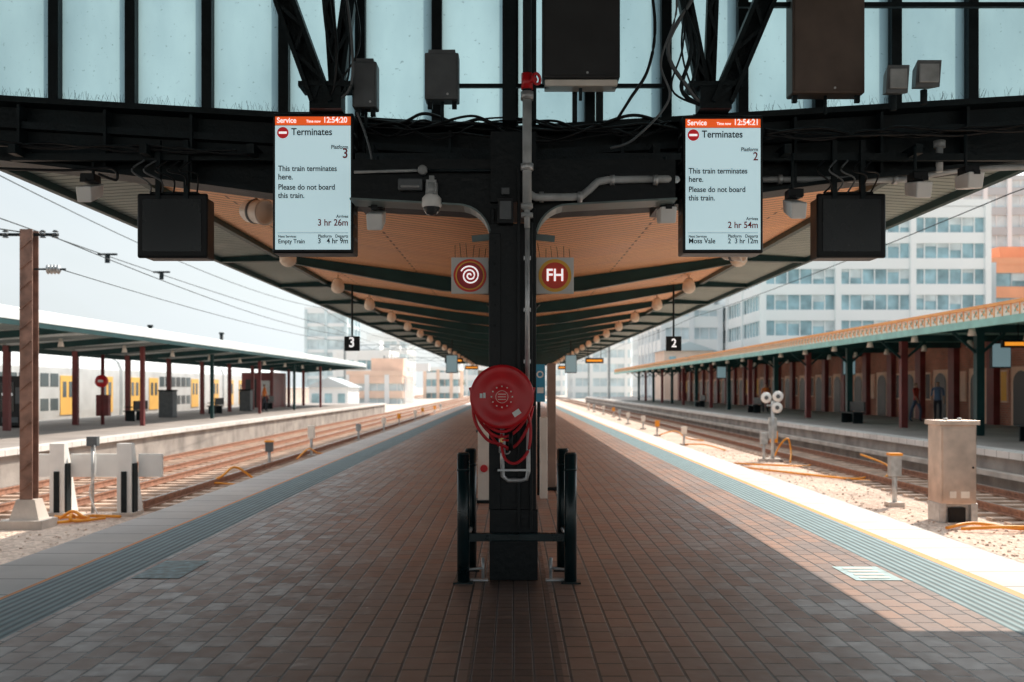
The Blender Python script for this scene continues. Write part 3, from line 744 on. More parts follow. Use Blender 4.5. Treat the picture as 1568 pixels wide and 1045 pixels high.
# ------------------------------------------------------------------ left side: mast, buffer, wires
Mst = empty('catenary_mast', (-8.46, 17.4, -1)); e = MB()
e.box(-8.57, -8.35, 17.28, 17.30, -.95, 4.25, mastm); e.box(-8.57, -8.35, 17.50, 17.52, -.95, 4.25, mastm); e.box(-8.47, -8.45, 17.3, 17.5, -.95, 4.25, mastm)
for z in [-.3+.35*k for k in range(13)]: e.beam((-8.56, 17.27, z), (-8.36, 17.27, z+.17), .012, .03, mastm, up=(0, 1, 0))
e.box(-8.85, -8.1, 17.1, 17.7, -1.0, -.80, concrete); e.hexa([(-8.72, 17.2, -.8), (-8.2, 17.2, -.8), (-8.2, 17.6, -.8), (-8.72, 17.6, -.8), (-8.62, 17.26, -.45), (-8.3, 17.26, -.45), (-8.3, 17.54, -.45), (-8.62, 17.54, -.45)], concrete)
e.obj('post', Mst)
e = MB(); e.beam((-9.6, 17.4, 4.17), (-7.95, 17.4, 4.17), .04, .05, steel2)
for x in (-9.2, -8.85, -8.2, -7.98):
    for k in range(3): e.lathe((x, 17.35, 4.12+k*.05), (0, 0, 1), [(0, -.01), (.055, -.01), (.03, .02), (0, .02)], boxgrey, 12)
for k in range(4): e.lathe((-8.1+k*.06, 17.35, 3.56), (1, 0, 0), [(0, -.01), (.09, -.01), (.04, .03), (0, .03)], galv, 14)
e.beam((-8.35, 17.35, 3.56), (-7.8, 17.35, 3.56), .03, .03, steel2)
e.obj('insulators', Mst)
e = MB()
def wire(p0, p1, sag=.2, r=.012, n=16):
    p0, p1 = Vector(p0), Vector(p1); e.tube([p0.lerp(p1, i/n)-Vector((0, 0, sag*4*(i/n)*(1-i/n))) for i in range(n+1)], r, steel2, 5)
ys = [-10, 20, 55, 90, 130, 180]
for xw, zw in ((-10.6, 5.0), (-10.6, 5.9), (10.0, 5.4), (10.0, 6.2), (-24.5, 5.0)):
    for a, b in zip(ys[:-1], ys[1:]): wire((xw, a, zw), (xw, b, zw), .12 if zw < 5.5 else .45, .012)
wire((-8.2, 17.4, 4.2), (-9.5, 60, 4.6), .4, .01); wire((-7.9, 17.4, 3.56), (-9.0, 60, 4.2), .3, .008); wire((-14, 8, 4.6), (-8.5, 17.4, 4.2), .1, .012)
for y in (26, 30): e.box(-10.66, -10.54, y-.02, y+.02, 4.75, 5.0, steel2); e.box(-10.85, -10.35, y-.03, y+.03, 4.95, 5.0, steel2)
e.obj('overhead_wires')
hazesteel = M('haze_paled_steel', (.30, .34, .36), .6, 0, .2, 2)  # steel colour paled to stand in for distance haze
for y, xs2 in ((130, (-22, 12.5)), (185, (-24, 14))):
    e = MB()
    for x in xs2: e.box(x-.14, x+.14, y-.14, y+.14, -1, 7.4, hazesteel)
    e.box(xs2[0], xs2[1], y-.1, y+.1, 7.0, 7.08, hazesteel); e.box(xs2[0], xs2[1], y-.1, y+.1, 6.4, 6.46, hazesteel)
    n = int((xs2[1]-xs2[0])/1.2)
    for k in range(n):
        xa = xs2[0]+k*1.2; e.beam((xa, y, 6.43 if k % 2 else 7.04), (xa+1.2, y, 7.04 if k % 2 else 6.43), .06, .06, hazesteel)
    e.obj('overhead_gantry')

B = empty('buffer_stop', (-8.03, 19.2, -.9)); e = MB()
for x in (-8.68, -7.40):
    e.box(x-.14, x+.14, 18.93, 19.09, -.95, .43, white); e.hexa([(x-.10, 19.1, -.95), (x+.12, 19.1, -.95), (x+.12, 19.6, -.95), (x-.10, 19.6, -.95), (x-.10, 19.1, .35), (x+.12, 19.1, .35), (x+.12, 19.15, .35), (x-.10, 19.15, .35)], white)
    e.box(x-.05, x+.05, 18.90, 18.93, -.95, -.1, steel2); e.box(x+.145, x+.18, 18.95, 19.15, -.95, .05, steel2)
    e.box(x-.2, x+.2, 18.85, 19.4, -.99, -.88, concrete)
for xa, xb in ((-9.15, -8.84), (-8.5, -7.58), (-7.2, -6.75)): e.box(xa, xb, 19.12, 19.2, -.22, .22, white)
e.cyl((-8.03, 19.0, .42), (-8.03, 19.0, -.9), .03, galv, 8); e.box(-8.13, -7.93, 18.95, 19.08, .38, .56, boxgrey)
e.obj('beams', B)
e = MB(); cable([(-7.97, 18.95, .4), (-7.9, 18.8, -.1), (-8.0, 18.8, -.5), (-7.8, 18.7, -.9)], .015, white); cable([(-8.6, 18.7, -.93), (-8.3, 18.4, -.9), (-8.0, 18.6, -.92), (-7.8, 18.2, -.93)], .03, orange)
e.obj('hoses', B)

for name_pts in (
    [(-8.7, 17.6, -.9), (-8.45, 18.0, -.86), (-8.1, 17.7, -.9), (-7.8, 18.3, -.9)],
    [(-8.2, 18.6, -.9), (-8.0, 18.0, -.8), (-7.9, 17.9, -.9), (-7.5, 18.3, -.9)],
    [(-8.3, 18.2, -.9), (-8.1, 18.3, -.78), (-7.8, 18.1, -.86), (-7.9, 18.6, -.9), (-7.3, 18.5, -.9)],
    [(-7.6, 24, -.9), (-7.2, 24.5, -.7), (-7.0, 25, -.5), (-6.7, 25.5, -.8), (-6.5, 25.2, -.9)],
    [(-7.7, 23.4, -.9), (-7.4, 23.8, -.8), (-7.2, 24.4, -.85), (-6.8, 24.5, -.9)],
    [(-7.2, 33, -.9), (-7.0, 34, -.6), (-6.9, 35, -.8), (-6.8, 36, -.9)],
    [(6.9, 30, -.9), (7.6, 28.5, -.9), (8.6, 27, -.92), (9.3, 25.5, -.88), (9.9, 26.2, -.6), (9.6, 27.5, -.35)],
    [(7.1, 29.5, -.9), (7.9, 27.8, -.9), (8.8, 26.2, -.9), (9.2, 26, -.85)],
    [(7.0, 31.5, -.9), (8.0, 30.2, -.86), (8.9, 30.4, -.9), (9.3, 31, -.9)],
    [(7.4, 17.0, -.9), (8.0, 17.3, -.86), (8.6, 16.9, -.9), (9.3, 17.4, -.9), (9.9, 17.1, -.9)],
    [(7.6, 16.9, -.9), (8.3, 16.7, -.84), (9.1, 17.0, -.9), (9.9, 16.9, -.9)],
    [(7.3, 50, -.9), (7.8, 48, -.6), (8.2, 47, -.9), (8.6, 45, -.9)], [(7.2, 42, -.9), (7.7, 40, -.8), (8.1, 38, -.9)],
    [(8.75, 33.5, -.9), (8.85, 33, -.4), (9.1, 33, -.2), (9.2, 33, -.6), (8.9, 32, -.9)]):
    e = MB(); cable(name_pts, .03, orange); e.obj('orange_cable')

def stub(x, y, h, col, cap=None):
    e = MB(); e.cyl((x, y, -.97), (x, y, -.95+h*.7), .05, galv, 10); e.box(x-.11, x+.11, y-.09, y+.09, -.95+h*.6, -.95+h, col)
    e.box(x-.16, x+.16, y-.14, y+.14, -.97, -.86, concrete)
    if cap: e.box(x-.13, x+.13, y-.11, y+.11, -.95+h, -.9+h, cap)
    e.obj('lineside_marker')
stub(-7.6, 31, .75, boxgrey, orange); stub(-7.1, 35, 1.1, cream); stub(7.85, 20.5, 1.05, pipegrey, orange); stub(8.3, 33, .95, pipegrey); stub(8.9, 34, .95, orange)
for k in range(9): stub(7.2+.25*k*random.random(), 42+k*8, .8, random.choice((pipegrey, orange, cream)))
for k in range(7): stub(-7.0-.2*k*random.random(), 45+k*9, .8, random.choice((pipegrey, orange, cream)))

S = empty('shunt_signal', (8.6, 33, -.9)); e = MB()
e.cyl((8.6, 33, -.95), (8.6, 33, 1.05), .06, galv, 12); e.box(8.35, 8.85, 32.7, 33.3, -.98, -.85, concrete)
e.box(8.48, 8.72, 32.95, 33.1, -.2, .5, pipegrey); e.beam((8.4, 33, .9), (8.85, 33, .9), .05, .05, galv)
for x, z in ((8.36, 1.16), (8.75, 1.20), (8.72, .83)):
    e.lathe((x, 32.9, z), (0, 1, 0), [(0, 0), (.17, 0), (.18, .02), (.12, .12), (0, .14)], white, 24)
    e.lathe((x, 32.89, z), (0, 1, 0), [(0, 0), (.07, 0)], boxgrey, 16)
e.obj('signal_heads', S)
C = empty('trackside_cabinet', (8.05, 18.2, 0)); e = MB()
e.box(7.72, 8.38, 18.0, 18.55, -.62, .82, alu); e.obj('body', C, .02)
e = MB(); e.box(7.68, 8.42, 17.95, 18.6, .82, .90, alu); e.box(7.76, 8.34, 17.98, 18.0, -.55, .76, alu); e.box(7.80, 8.30, 18.1, 18.5, -.97, -.62, galv)
e.box(7.70, 7.82, 18.0, 18.5, -.97, -.6, galv); e.box(8.28, 8.40, 18.0, 18.5, -.97, -.6, galv)
e.box(7.88, 8.0, 17.972, 17.98, -.50, -.38, cream); e.box(8.08, 8.24, 17.972, 17.98, -.50, -.38, cream)
e.cyl((8.30, 17.96, .05), (8.30, 17.98, .05), .02, black, 10); e.box(7.9, 8.2, 18.04, 18.1, -.97, -.68, black)
e.cyl((7.9, 18.2, .90), (7.9, 18.2, .94), .04, galv, 10); e.cyl((8.2, 18.3, .90), (8.2, 18.3, .94), .04, galv, 10)
e.obj('doors_and_plinth', C, .006)

# ------------------------------------------------------------------ left opposite canopy and furniture
can2 = M('left_roof_edge', (.74, .80, .81), .6, 0, .12, 1)
soff2 = M('left_soffit', (.18, .22, .22), .7, 0, .15, 1)
L_ = empty('opposite_platform_canopy', (-16.5, 40, 3)); e = MB()
for xa, za, xb, zb2 in ((-12.8, 3.30, -17.5, 3.02), (-17.5, 3.02, -20.3, 3.18)):
    e.hexa([(xb, -5, zb2), (xa, -5, za), (xa, 86, za), (xb, 86, zb2), (xb, -5, zb2+.12), (xa, -5, za+.2), (xa, 86, za+.2), (xb, 86, zb2+.12)], soff2)
e.box(-12.8, -12.72, -5, 86, 3.10, 3.24, green); e.box(-12.84, -12.70, -5, 86, 3.24, 3.53, can2); e.box(-20.4, -20.3, -5, 86, 3.0, 3.35, can2)
e.hexa([(-17.5, -5, 3.2), (-12.87, -5, 3.53), (-12.87, 86, 3.53), (-17.5, 86, 3.2), (-17.5, -5, 3.95), (-12.95, -5, 3.6), (-12.95, 86, 3.6), (-17.5, 86, 3.95)], can2)
e.box(-20.3, -12.8, 85.9, 86.0, 3.0, 3.5, can2)
y = 2
while y < 86:
    e.beam((-17.5, y, 2.82), (-12.85, y, 3.20), .12, .2, green); e.beam((-17.5, y, 2.82), (-20.2, y, 3.05), .12, .2, green)
    e.box(-17.6, -17.4, y-.1, y+.1, 0, 2.95, maroon); y += 5.4
y = 4.7
while y < 86:
    e.beam((-13, y, 3.26), (-17.5, y, 2.98), .06, .08, can2); y += 2.7
y = 3
while y < 84:
    e.box(-14.6, -14.45, y-.08, y+.08, 0, 3.1, maroon if int(y*3) % 2 else green); y += 9
e.obj('canopy_structure', L_)
e = MB()
y = 6
while y < 84: e.cyl((-15, y, 2.85), (-15, y, 3.12), .10, cream, 10, .05); y += 5.4
e.obj('canopy_lamps', L_)
for x, y in ((-18.6, 51), (-17, 58)):
    e = MB(); e.cyl((x, y, 3.3), (x, y, 4.6), .1, steel2, 10); e.cyl((x, y, 4.6), (x, y, 4.7), .15, steel2, 10); e.box(x-.2, x+.2, y-.2, y+.2, 3.5, 3.7, can2); e.obj('roof_vent')
V = empty('vending_machine', (-18.6, 37, 0)); e = MB(); e.box(-19.05, -18.15, 36.8, 37.6, .06, 1.92, black); e.box(-18.95, -18.25, 36.9, 37.5, 0, .06, steel); e.obj('body', V, .05, 3)
e = MB(); e.box(-18.95, -18.45, 36.78, 36.8, .6, 1.7, dsc); e.box(-18.40, -18.22, 36.78, 36.8, .9, 1.5, boxgrey); e.box(-18.9, -18.3, 36.78, 36.8, .2, .4, boxgrey); e.obj('front_panel', V)
text('SNACKS', -18.7, 36.77, 1.2, .4, twhite, V, align='CENTER')
e = MB(); e.cyl((-16.5, 40, 0), (-16.5, 40, 2.9), .07, maroon, 10); e.box(-16.75, -16.25, 39.95, 40.2, .35, 1.2, maroon); e.lathe((-16.5, 39.8, 1.75), (0, 1, 0), [(0, 0), (.22, 0), (.25, .03), (.25, .15), (0, .16)], red, 24); e.box(-16.6, -16.4, 39.78, 39.8, 1.7, 1.8, white); e.obj('hose_reel_post')
for y in (44, 56, 68):
    e = MB(); x = -17.0
    e.box(x-.25, x+.25, y, y+1.6, .42, .47, steel); e.box(x+.2, x+.26, y, y+1.6, .5, .9, steel)
    for yy in (y+.15, y+1.4): e.box(x-.2, x+.2, yy, yy+.06, 0, .42, steel); e.box(x-.25, x+.25, yy, yy+.05, .6, .64, steel)
    e.obj('platform_bench')
for x, y in ((-17.3, 49.5), (-17, 63)):
    e = MB(); e.box(x-.35, x+.35, y, y+.7, 0, 1.3, boxgrey); e.box(x-.38, x+.38, y-.03, y+.73, 1.3, 1.38, black); e.obj('litter_bin', None, .03)
e = MB(); x, y = -19.0, 74
e.box(x-1.2, x+1.2, y, y+4, 0, 2.6, maroon); e.box(x-.9, x-.1, y-.02, y, 0, 2.1, boxbrown); e.box(x+.2, x+.9, y-.02, y, .9, 2.0, galv); e.obj('platform_kiosk')

T = empty('commuter_train', (-24.5, 70, 0)); e = MB()
sil = M('train_silver', (.76, .78, .79), .35, .2, .1, 1); tdk = M('train_window', (.12, .15, .16), .12, 0, .1, 1); tyl = M('train_door_yellow', (.95, .56, .15), .4, 0, .06, 1)
for k in range(3):
    y0 = 38+k*20.5; y1 = y0+20
    pr = [(-26.0, -.35), (-23.0, -.35), (-22.95, .3), (-22.95, 2.5), (-23.15, 3.0), (-23.7, 3.3), (-25.3, 3.3), (-25.85, 3.0), (-26.05, 2.5), (-26.05, .3)]
    e.extr(pr, y0, y1, sil)
    for ya in (y0+1.0, y0+4.2, y0+12.4, y0+17.4):
        e.box(-22.96, -22.92, ya, ya+1.6, .1, 2.1, tyl); e.box(-22.93, -22.91, ya+.25, ya+.65, 1.0, 1.8, tdk); e.box(-22.93, -22.91, ya+.95, ya+1.35, 1.0, 1.8, tdk)
    for ya in [y0+6.1+1.05*j for j in range(6)]:
        e.box(-22.96, -22.93, ya, ya+.85, 1.55, 2.2, tdk); e.box(-22.97, -22.94, ya, ya+.85, .35, .95, tdk)
    for yb in (y0+2.5, y1-2.5):
        for dy in (-1, 1): e.cyl((-25.3, yb+dy, -.32), (-23.7, yb+dy, -.32), .42, steel2, 16)
        e.box(-25.4, -23.6, yb-1.6, yb+1.6, -.5, -.2, steel2)
    if k < 2: e.box(-25.3, -23.6, y1, y1+.5, .1, 2.6, black)
e.obj('carriages', T)

# ------------------------------------------------------------------ right station building + canopy
val1 = M('valance_orange', (.98, .42, .14), .6, 0, .12, 2); val2 = M('valance_pale', (.94, .86, .76), .6, 0, .1, 3); grn2 = M('valance_green', (.30, .58, .53), .6, 0, .15, 2)
R_ = empty('ornate_platform_canopy', (14, 40, 3)); e = MB()
e.box(11.95, 12.05, -5, 118, 3.05, 3.24, grn2); e.box(12.0, 12.04, -5, 118, 3.24, 3.52, val2); e.box(11.93, 12.1, -5, 118, 3.52, 3.60, val1)
y = -5
while y < 118:
    e.box(11.985, 12.0, y, y+.04, 3.24, 3.52, val1)
    e.beam((11.99, y+.09, 3.32), (11.99, y+.25, 3.46), .012, .035, val1, up=(1, 0, 0)); e.beam((11.99, y+.09, 3.46), (11.99, y+.25, 3.32), .012, .035, grn2, up=(1, 0, 0)); y += .42
e.hexa([(12.05, -5, 3.45), (19.4, -5, 3.45), (19.4, 118, 3.45), (12.05, 118, 3.45), (12.1, -5, 3.6), (19.4, -5, 4.3), (19.4, 118, 4.3), (12.1, 118, 3.6)], grn2)
y = 1; k = 0
while y < 118:
    e.box(12.1, 19.3, y-.07, y+.07, 3.2, 3.44, green)
    e.box(14.38, 14.62, y-.12, y+.12, 0, 3.2, green if k % 2 else maroon); k += 1
    for sg in (-1, 1): e.beam((14.5, y, 2.5), (14.5+sg*.8, y, 3.2), .08, .08, green)
    y += 6
e.obj('canopy_structure', R_)
e = MB(); y = 4
while y < 116:
    for x in (12.9, 16.5): e.cyl((x, y, 2.95), (x, y, 3.2), .12, cream, 10, .07)
    y += 4
e.obj('canopy_lamps', R_)
brick = M_brick('station_brick', (.52, .17, .10), (.40, .13, .08), (.4, .33, .28), .24, .09, .012, vertical='Y', rough=.8, bumpd=.004, rvar=.05)
arch = M('arch_trim', (.95, .62, .48), .7, 0, .12, 2); dk = M('dark_opening', (.035, .03, .03), .4, 0, .2, 1)
W_ = empty('brick_station_building', (19.5, 60, 0)); e = MB()
e.box(19.45, 24, 10, 118, 0, 4.2, brick)
y = 12
while y < 116:
    e.box(19.40, 19.46, y, y+1.6, 0.02, 2.3, arch)
    pts = [(19.38, y+.2, .02), (19.38, y+1.4, .02), (19.38, y+1.4, 1.7)]+[(19.38, y+.8+.6*math.cos(t), 1.7+.45*math.sin(t)) for t in [i*math.pi/8 for i in range(1, 8)]]+[(19.38, y+.2, 1.7)]
    e.poly(pts, dk)
    e.box(19.2, 19.45, y+2.6, y+3.2, 0, 3.4, maroon)
    e.box(19.38, 19.45, y+1.85, y+2.4, .9, 2.2, arch); e.box(19.36, 19.38, y+1.92, y+2.33, .97, 2.12, random.choice((dk, signyel, arch, dk)))
    y += 3.6
e.obj('walls', W_)
e = MB(); e.hexa([(19.4, 10, 4.2), (27, 10, 4.2), (27, 118, 4.2), (19.4, 118, 4.2), (21, 12, 4.7), (25, 12, 4.7), (25, 116, 4.7), (21, 116, 4.7)], grn2); e.obj('roof', W_)
for y in (26, 41, 58, 75):
    e = MB(); e.box(14.0, 14.5, y, y+1.8, .42, .47, steel); e.box(14.45, 14.5, y, y+1.8, .5, .9, steel)
    for yy in (y+.15, y+1.6): e.box(14.05, 14.45, yy, yy+.06, 0, .42, steel)
    e.obj('platform_bench')
for x, y in ((15.2, 31), (16.2, 48), (13.8, 66)):
    e = MB(); e.box(x-.3, x+.3, y, y+.15, 2.1, 2.9, black); e.box(x-.28, x+.28, y-.01, y, 2.14, 2.86, scrd); e.cyl((x, y+.07, 2.9), (x, y+.07, 3.45), .02, steel, 8); e.obj('hanging_screen')
for x, y in ((15.5, 30.5),):
    e = MB(); e.box(x-.5, x+.5, y, y+.15, 2.72, 2.95, black); e.box(x-.44, x+.44, y-.01, y, 2.78, 2.89, led); e.cyl((x, y+.07, 2.95), (x, y+.07, 3.45), .02, steel, 8); e.obj('hanging_display')

# ------------------------------------------------------------------ people
skin = M('skin', (.55, .34, .25), .6, 0, .05, 5); hair = M('hair', (.04, .03, .025), .7, 0, .1, 5)
def person(x, y, top, legs, ph=.18, face=0., h=1.72):
    k = h/1.72
    J = [(0, 0, .95, .13, .10), (0, 0, 1.12, .125, .09), (0, 0, 1.32, .155, .10), (0, 0, 1.45, .09, .07), (0, 0, 1.52, .05, .05), (0, .01, 1.60, .075, .09), (0, .01, 1.70, .07, .085)]
    E = [(0, 1), (1, 2), (2, 3), (3, 4), (4, 5), (5, 6)]
    for sg in (-1, 1):
        a = ph*sg; b = len(J)
        J += [(sg*.09, 0, .90, .09, .085), (sg*.10, -a*.8, .50, .062, .062), (sg*.10, -a*.6+(.12 if a < 0 else 0), .10, .042, .045), (sg*.11, -a*.6+(.12 if a < 0 else 0)-.14, .035, .04, .032)]
        E += [(0, b), (b, b+1), (b+1, b+2), (b+2, b+3)]
        b = len(J)
        J += [(sg*.19, 0, 1.41, .055, .055), (sg*.235, a*.5, 1.14, .042, .042), (sg*.24, a*.9-.06, .90, .03, .03), (sg*.24, a*1.0-.08, .80, .022, .035)]
        E += [(3, b), (b, b+1), (b+1, b+2), (b+2, b+3)]
    me = bpy.data.meshes.new('person'); me.from_pydata([(q[0]*k, q[1]*k, q[2]*k) for q in J], E, [])
    o = bpy.data.objects.new('person', me); scene.collection.objects.link(o)
    sk = o.modifiers.new('skin', 'SKIN'); sk.use_smooth_shade = True
    for i, q in enumerate(J): me.skin_vertices[0].data[i].radius = (q[3]*k, q[4]*k)
    me.skin_vertices[0].data[0].use_root = True
    ss = o.modifiers.new('sub', 'SUBSURF'); ss.levels = 2; ss.render_levels = 2
    bpy.context.view_layer.update()
    ev = o.evaluated_get(bpy.context.evaluated_depsgraph_get()); nm = bpy.data.meshes.new_from_object(ev)
    o.modifiers.clear(); o.data = nm
    nm.materials.clear()
    for m_ in (skin, top, legs, hair, black): nm.materials.append(m_)
    for pl in nm.polygons:
        c_ = pl.center/k; z = c_.z; pl.use_smooth = True
        if z > 1.66 or (z > 1.56 and c_.y > .02): i = 3
        elif z > 1.49: i = 0
        elif abs(c_.x) > .19 and z < 1.12: i = 0
        elif z > .95: i = 1
        elif z > .08: i = 2
        else: i = 4
        pl.material_index = i
    o.location = (x, y, 0); o.rotation_euler = (0, 0, face)
    return o
jred = M('jacket_red', (.5, .06, .04), .8); jor = M('hi_vis_orange', (.85, .25, .05), .7); jblue = M('shirt_blue', (.12, .2, .35), .8); trs = M('trousers', (.03, .035, .05), .8); jean = M('jeans', (.08, .12, .2), .8)
person(17.6, 43.5, jred, jean, .2, .6); person(17.9, 42, jblue, trs, .12, -.4, 1.76)
person(15.2, 60, jor, trs, .15, 0); person(-15.5, 62, jor, trs, .15, 2.); person(18, 70, jblue, trs, .15, 1)

# ------------------------------------------------------------------ buildings
def building(name, x0, x1, y0, y1, z1, floor, bands, glass, pier, px=6., bandh=.45, mull=1.6, zb_=-1, frame=None, blinds=None):
    D = empty(name, ((x0+x1)/2, (y0+y1)/2, 0)); e = MB()
    e.box(x0, x1, y0, y1, zb_, z1, glass); e.obj('glazing', D)
    e = MB(); z = zb_+floor*.4
    while z < z1:
        e.box(x0-.3, x1+.3, y0-.35, y1+.3, z, z+floor*bandh, bands); z += floor
    e.box(x0-.4, x1+.4, y0-.4, y1+.4, z1-.2, z1+.6, bands); e.obj('spandrels', D)
    e = MB(); x = x0
    while x <= x1+.01: e.box(x-.35, x+.35, y0-.6, y0, zb_, z1, pier); x += px
    y = y0+px
    while y <= y1:
        for xx in (x0-.5, x1+.1): e.box(xx, xx+.4, y-.35, y+.35, zb_, z1, pier)
        y += px
    e.obj('piers', D)
    e = MB(); x = x0+mull
    while x < x1: e.box(x-.06, x+.06, y0-.15, y0, zb_, z1, frame or pier); x += mull
    y = y0+mull
    while y < y1: e.box(x0-.15, x0, y-.06, y+.06, zb_, z1, frame or pier); y += mull
    e.obj('window_mullions', D)
    if blinds:
        e = MB(); z = zb_+floor*.4
        while z < z1-floor:
            x = x0
            while x < x1-mull:
                if random.random() < .45:
                    hh = random.uniform(.3, 1.2); e.box(x+.08, x+mull-.08, y0-.05, y0-.01, z+floor-hh, z+floor, blinds)
                x += mull
            z += floor
        e.obj('window_blinds', D)
    e = MB(); e.box(x0+3, x0+8, y0+4, y0+9, z1+.6, z1+2.6, bands); e.box(x0+10, x0+12, y0+3, y0+5, z1+.6, z1+1.8, pier); e.obj('roof_plant', D)
wh = M('haze_paled_render', (.90, .92, .92), .7, 0, .03, .2); wh2 = M('haze_paled_render_b', (.84, .87, .89), .7, 0, .05, .2)  # wall colours lightened in place of haze over the distance
gl = M('office_glass', (.30, .47, .53), .2, 0, .45, .5); gl2 = M('office_glass_hazed', (.62, .73, .77), .3, 0, .2, .4)  # haze painted into the glass as a lighter base colour
brk = M('orange_brick', (.85, .38, .22), .8, 0, .12, .3); gry = M('grey_cladding', (.50, .55, .58), .7, 0, .1, .2)
peach = M('peach_render', (.88, .66, .54), .8, 0, .1, .5); bl_ = M('window_blind', (.62, .70, .72), .7, 0, .25, .6)
building('office_building', 30, 57, 120, 150, 23.5, 3.1, wh, gl, wh, 9, .42, 1.5, blinds=bl_)
building('apartment_building', 59.5, 95, 124, 160, 17.0, 3.1, brk, gl, gry, 5, .45, 2.5, blinds=bl_)
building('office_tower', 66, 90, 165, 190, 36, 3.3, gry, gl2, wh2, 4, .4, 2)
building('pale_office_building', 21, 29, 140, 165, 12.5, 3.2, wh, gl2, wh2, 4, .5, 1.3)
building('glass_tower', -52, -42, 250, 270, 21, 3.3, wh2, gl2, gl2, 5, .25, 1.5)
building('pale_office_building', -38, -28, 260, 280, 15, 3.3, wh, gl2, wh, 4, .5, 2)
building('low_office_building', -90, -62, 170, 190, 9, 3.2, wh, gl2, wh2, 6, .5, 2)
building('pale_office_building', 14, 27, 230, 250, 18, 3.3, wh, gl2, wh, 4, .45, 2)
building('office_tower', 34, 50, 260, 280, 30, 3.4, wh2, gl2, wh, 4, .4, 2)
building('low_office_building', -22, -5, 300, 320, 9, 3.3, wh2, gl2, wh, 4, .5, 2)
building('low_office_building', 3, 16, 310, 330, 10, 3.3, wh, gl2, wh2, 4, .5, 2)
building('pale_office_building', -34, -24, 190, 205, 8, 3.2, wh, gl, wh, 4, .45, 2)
building('low_office_building', -25, -17, 150, 165, 3.4, 2.2, peach, gl2, wh2, 3, .5, 1.5)
building('low_office_building', -20, -12.5, 225, 240, 5.5, 3.1, wh, gl, peach, 3, .5, 1.5)
def house(x0, x1, y0, y1, z1, wall, roof):
    D = empty('gabled_house', (x0, y0, 0)); e = MB(); e.box(x0, x1, y0, y1, -1, z1, wall); xm = (x0+x1)/2
    for k in range(3):
        xx = x0+(x1-x0)*(k+.5)/3; e.box(xx-.4, xx+.4, y0-.06, y0-.01, z1-2.0, z1-.7, gl)
    e.obj('walls', D); e = MB()
    e.extr([(x0-.4, z1), (x1+.4, z1), (xm, z1+1.1)], y0-.4, y1+.4, roof); e.obj('roof', D)
house(-23, -18.6, 112, 120, 1.5, wh2, gry)
house(18.5, 24.5, 122, 130, 6.0, peach, gry)

# ------------------------------------------------------------------ distant trees
lf = [M('foliage_a', (.20, .27, .21), .7, 0, .4, .7), M('foliage_b', (.28, .35, .27), .7, 0, .4, .7)]  # leaf greens paled so far trees look hazy
bark = M('bark', (.2, .18, .16), .9, 0, .3, 3)
def tree(x, y, h, s):
    e = MB(); z0 = -1
    e.cyl((x, y, z0), (x+.1, y, z0+h*.45), .22*s, bark, 8, .12*s)
    bl = []
    for k in range(7):
        a = random.uniform(0, 6.28); q = (x+math.cos(a)*s*random.uniform(.5, 1.6), y+math.sin(a)*s*random.uniform(.5, 1.6), z0+h*random.uniform(.5, .88))
        e.cyl((x+.05, y, z0+h*random.uniform(.3, .45)), q, .07*s, bark, 6, .02); bl.append(q)
    for q in bl:
        rr = s*random.uniform(.7, 1.15)
        for i in range(110):
            v = Vector((random.gauss(0, 1), random.gauss(0, 1), random.gauss(0, .8))); v = v.normalized()*rr*random.uniform(.45, 1.05)
            c_ = Vector(q)+v; u = Vector((random.uniform(-1, 1), random.uniform(-1, 1), random.uniform(-1, 1))).normalized(); w = u.orthogonal().normalized(); l = random.uniform(.14, .28)*s**.5
            e.poly([c_-u*l, c_+w*l*.6, c_+u*l, c_-w*l*.6], lf[i % 2])
    e.obj('tree')
for x, y, h, s in ((-22, 185, 5.0, 1.7), (-15, 255, 5, 2.0)):
    tree(x, y, h, s)
e = MB(); e.box(-33, -32.6, -10, 240, -1, 1.4, concrete); e.box(-33.1, -32.5, -10, 240, 1.4, 1.5, wh2); e.obj('boundary_wall')

# ------------------------------------------------------------------ world + sun
sd = Vector((.70, .81, 1)).normalized()
el = math.asin(sd.z); az = math.atan2(sd.x, sd.y)
w = bpy.data.worlds.new('World'); scene.world = w; w.use_nodes = True
nt = w.node_tree; N, L = nt.nodes, nt.links; bg = N['Background']
sky = N.new('ShaderNodeTexSky'); sky.sky_type = 'NISHITA'; sky.sun_disc = False; sky.sun_elevation = el; sky.sun_rotation = az
sky.air_density = 1.2; sky.dust_density = 2.5; sky.altitude = 50
tc = N.new('ShaderNodeTexCoord'); mp = N.new('ShaderNodeMapping'); mp.inputs['Scale'].default_value = (1, 1, 2.6)
L.new(tc.outputs['Generated'], mp.inputs[0])
nz = N.new('ShaderNodeTexNoise'); nz.inputs['Scale'].default_value = 3.0; nz.inputs['Detail'].default_value = 8; nz.inputs['Distortion'].default_value = .4
L.new(mp.outputs[0], nz.inputs['Vector'])
cr = N.new('ShaderNodeValToRGB'); cr.color_ramp.elements[0].position = .35; cr.color_ramp.elements[1].position = .62
cr.color_ramp.elements[0].color = (.72, .72, .72, 1); cr.color_ramp.elements[1].color = (.99, .99, .99, 1)
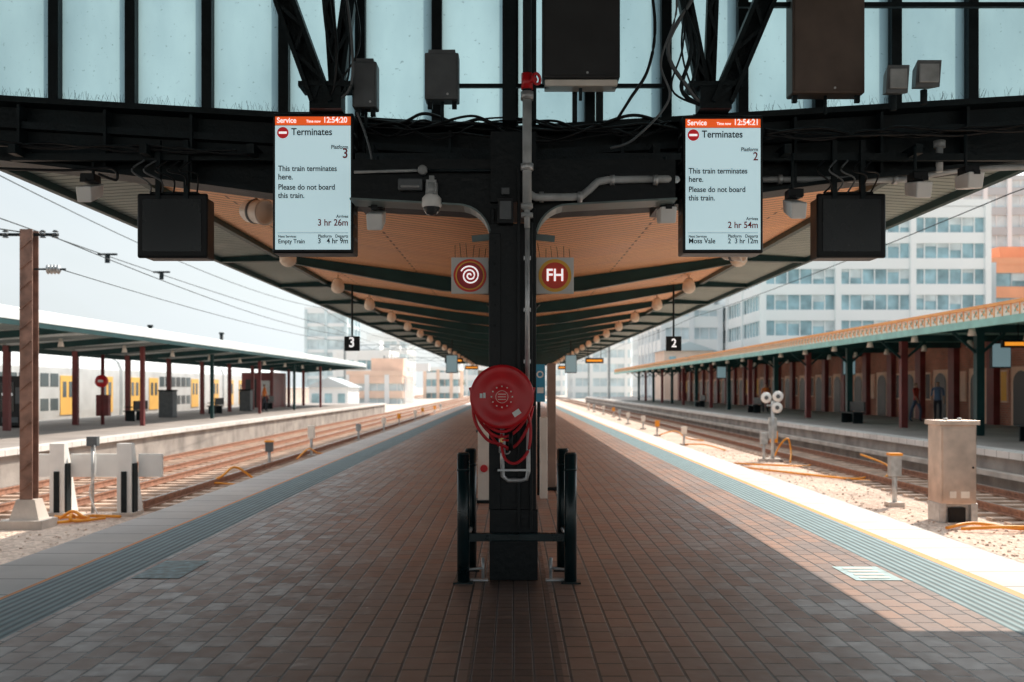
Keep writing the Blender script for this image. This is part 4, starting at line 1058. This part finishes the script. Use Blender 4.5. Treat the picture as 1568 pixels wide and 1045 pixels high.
L.new(nz.outputs['Fac'], cr.inputs['Fac'])
dt = N.new('ShaderNodeVectorMath'); dt.operation = 'DOT_PRODUCT'; L.new(tc.outputs['Generated'], dt.inputs[0]); dt.inputs[1].default_value = sd
cl = N.new('ShaderNodeClamp'); L.new(dt.outputs['Value'], cl.inputs[0])
pw3 = N.new('ShaderNodeMath'); pw3.operation = 'POWER'; pw3.inputs[1].default_value = 3; L.new(cl.outputs[0], pw3.inputs[0])
ma = N.new('ShaderNodeMath'); ma.operation = 'MULTIPLY_ADD'; ma.inputs[1].default_value = 2.4; ma.inputs[2].default_value = 1; L.new(pw3.outputs[0], ma.inputs[0])
sc_ = N.new('ShaderNodeVectorMath'); sc_.operation = 'SCALE'; sc_.inputs[0].default_value = (4.95, 5.35, 5.5); L.new(ma.outputs[0], sc_.inputs['Scale'])
mix = N.new('ShaderNodeMix'); mix.data_type = 'RGBA'
L.new(cr.outputs['Color'], mix.inputs['Factor']); L.new(sky.outputs[0], mix.inputs['A']); L.new(sc_.outputs[0], mix.inputs['B'])
L.new(mix.outputs['Result'], bg.inputs['Color']); bg.inputs['Strength'].default_value = .15

sl = bpy.data.lights.new('sun', 'SUN'); sl.energy = 5.0; sl.angle = math.radians(.5); sl.color = (1, .88, .74)
so = bpy.data.objects.new('sun', sl); so.rotation_euler = (-sd).to_track_quat('-Z', 'Y').to_euler(); so.location = (20, 20, 30); scene.collection.objects.link(so)

# ------------------------------------------------------------------ camera
cd = bpy.data.cameras.new('camera'); cd.lens = 35; cd.sensor_width = 36; cd.shift_y = .0453; cd.shift_x = -.0013
cd.clip_end = 5000; cd.clip_start = .05
cd.dof.use_dof = True; cd.dof.focus_distance = 8.0; cd.dof.aperture_fstop = 2.0
co = bpy.data.objects.new('camera', cd); co.location = (0, 0, 1.5); co.rotation_euler = (math.pi/2, 0, 0); scene.collection.objects.link(co); scene.camera = co
scene.view_settings.view_transform = 'Standard'; scene.view_settings.look = 'None'; scene.view_settings.exposure = 0
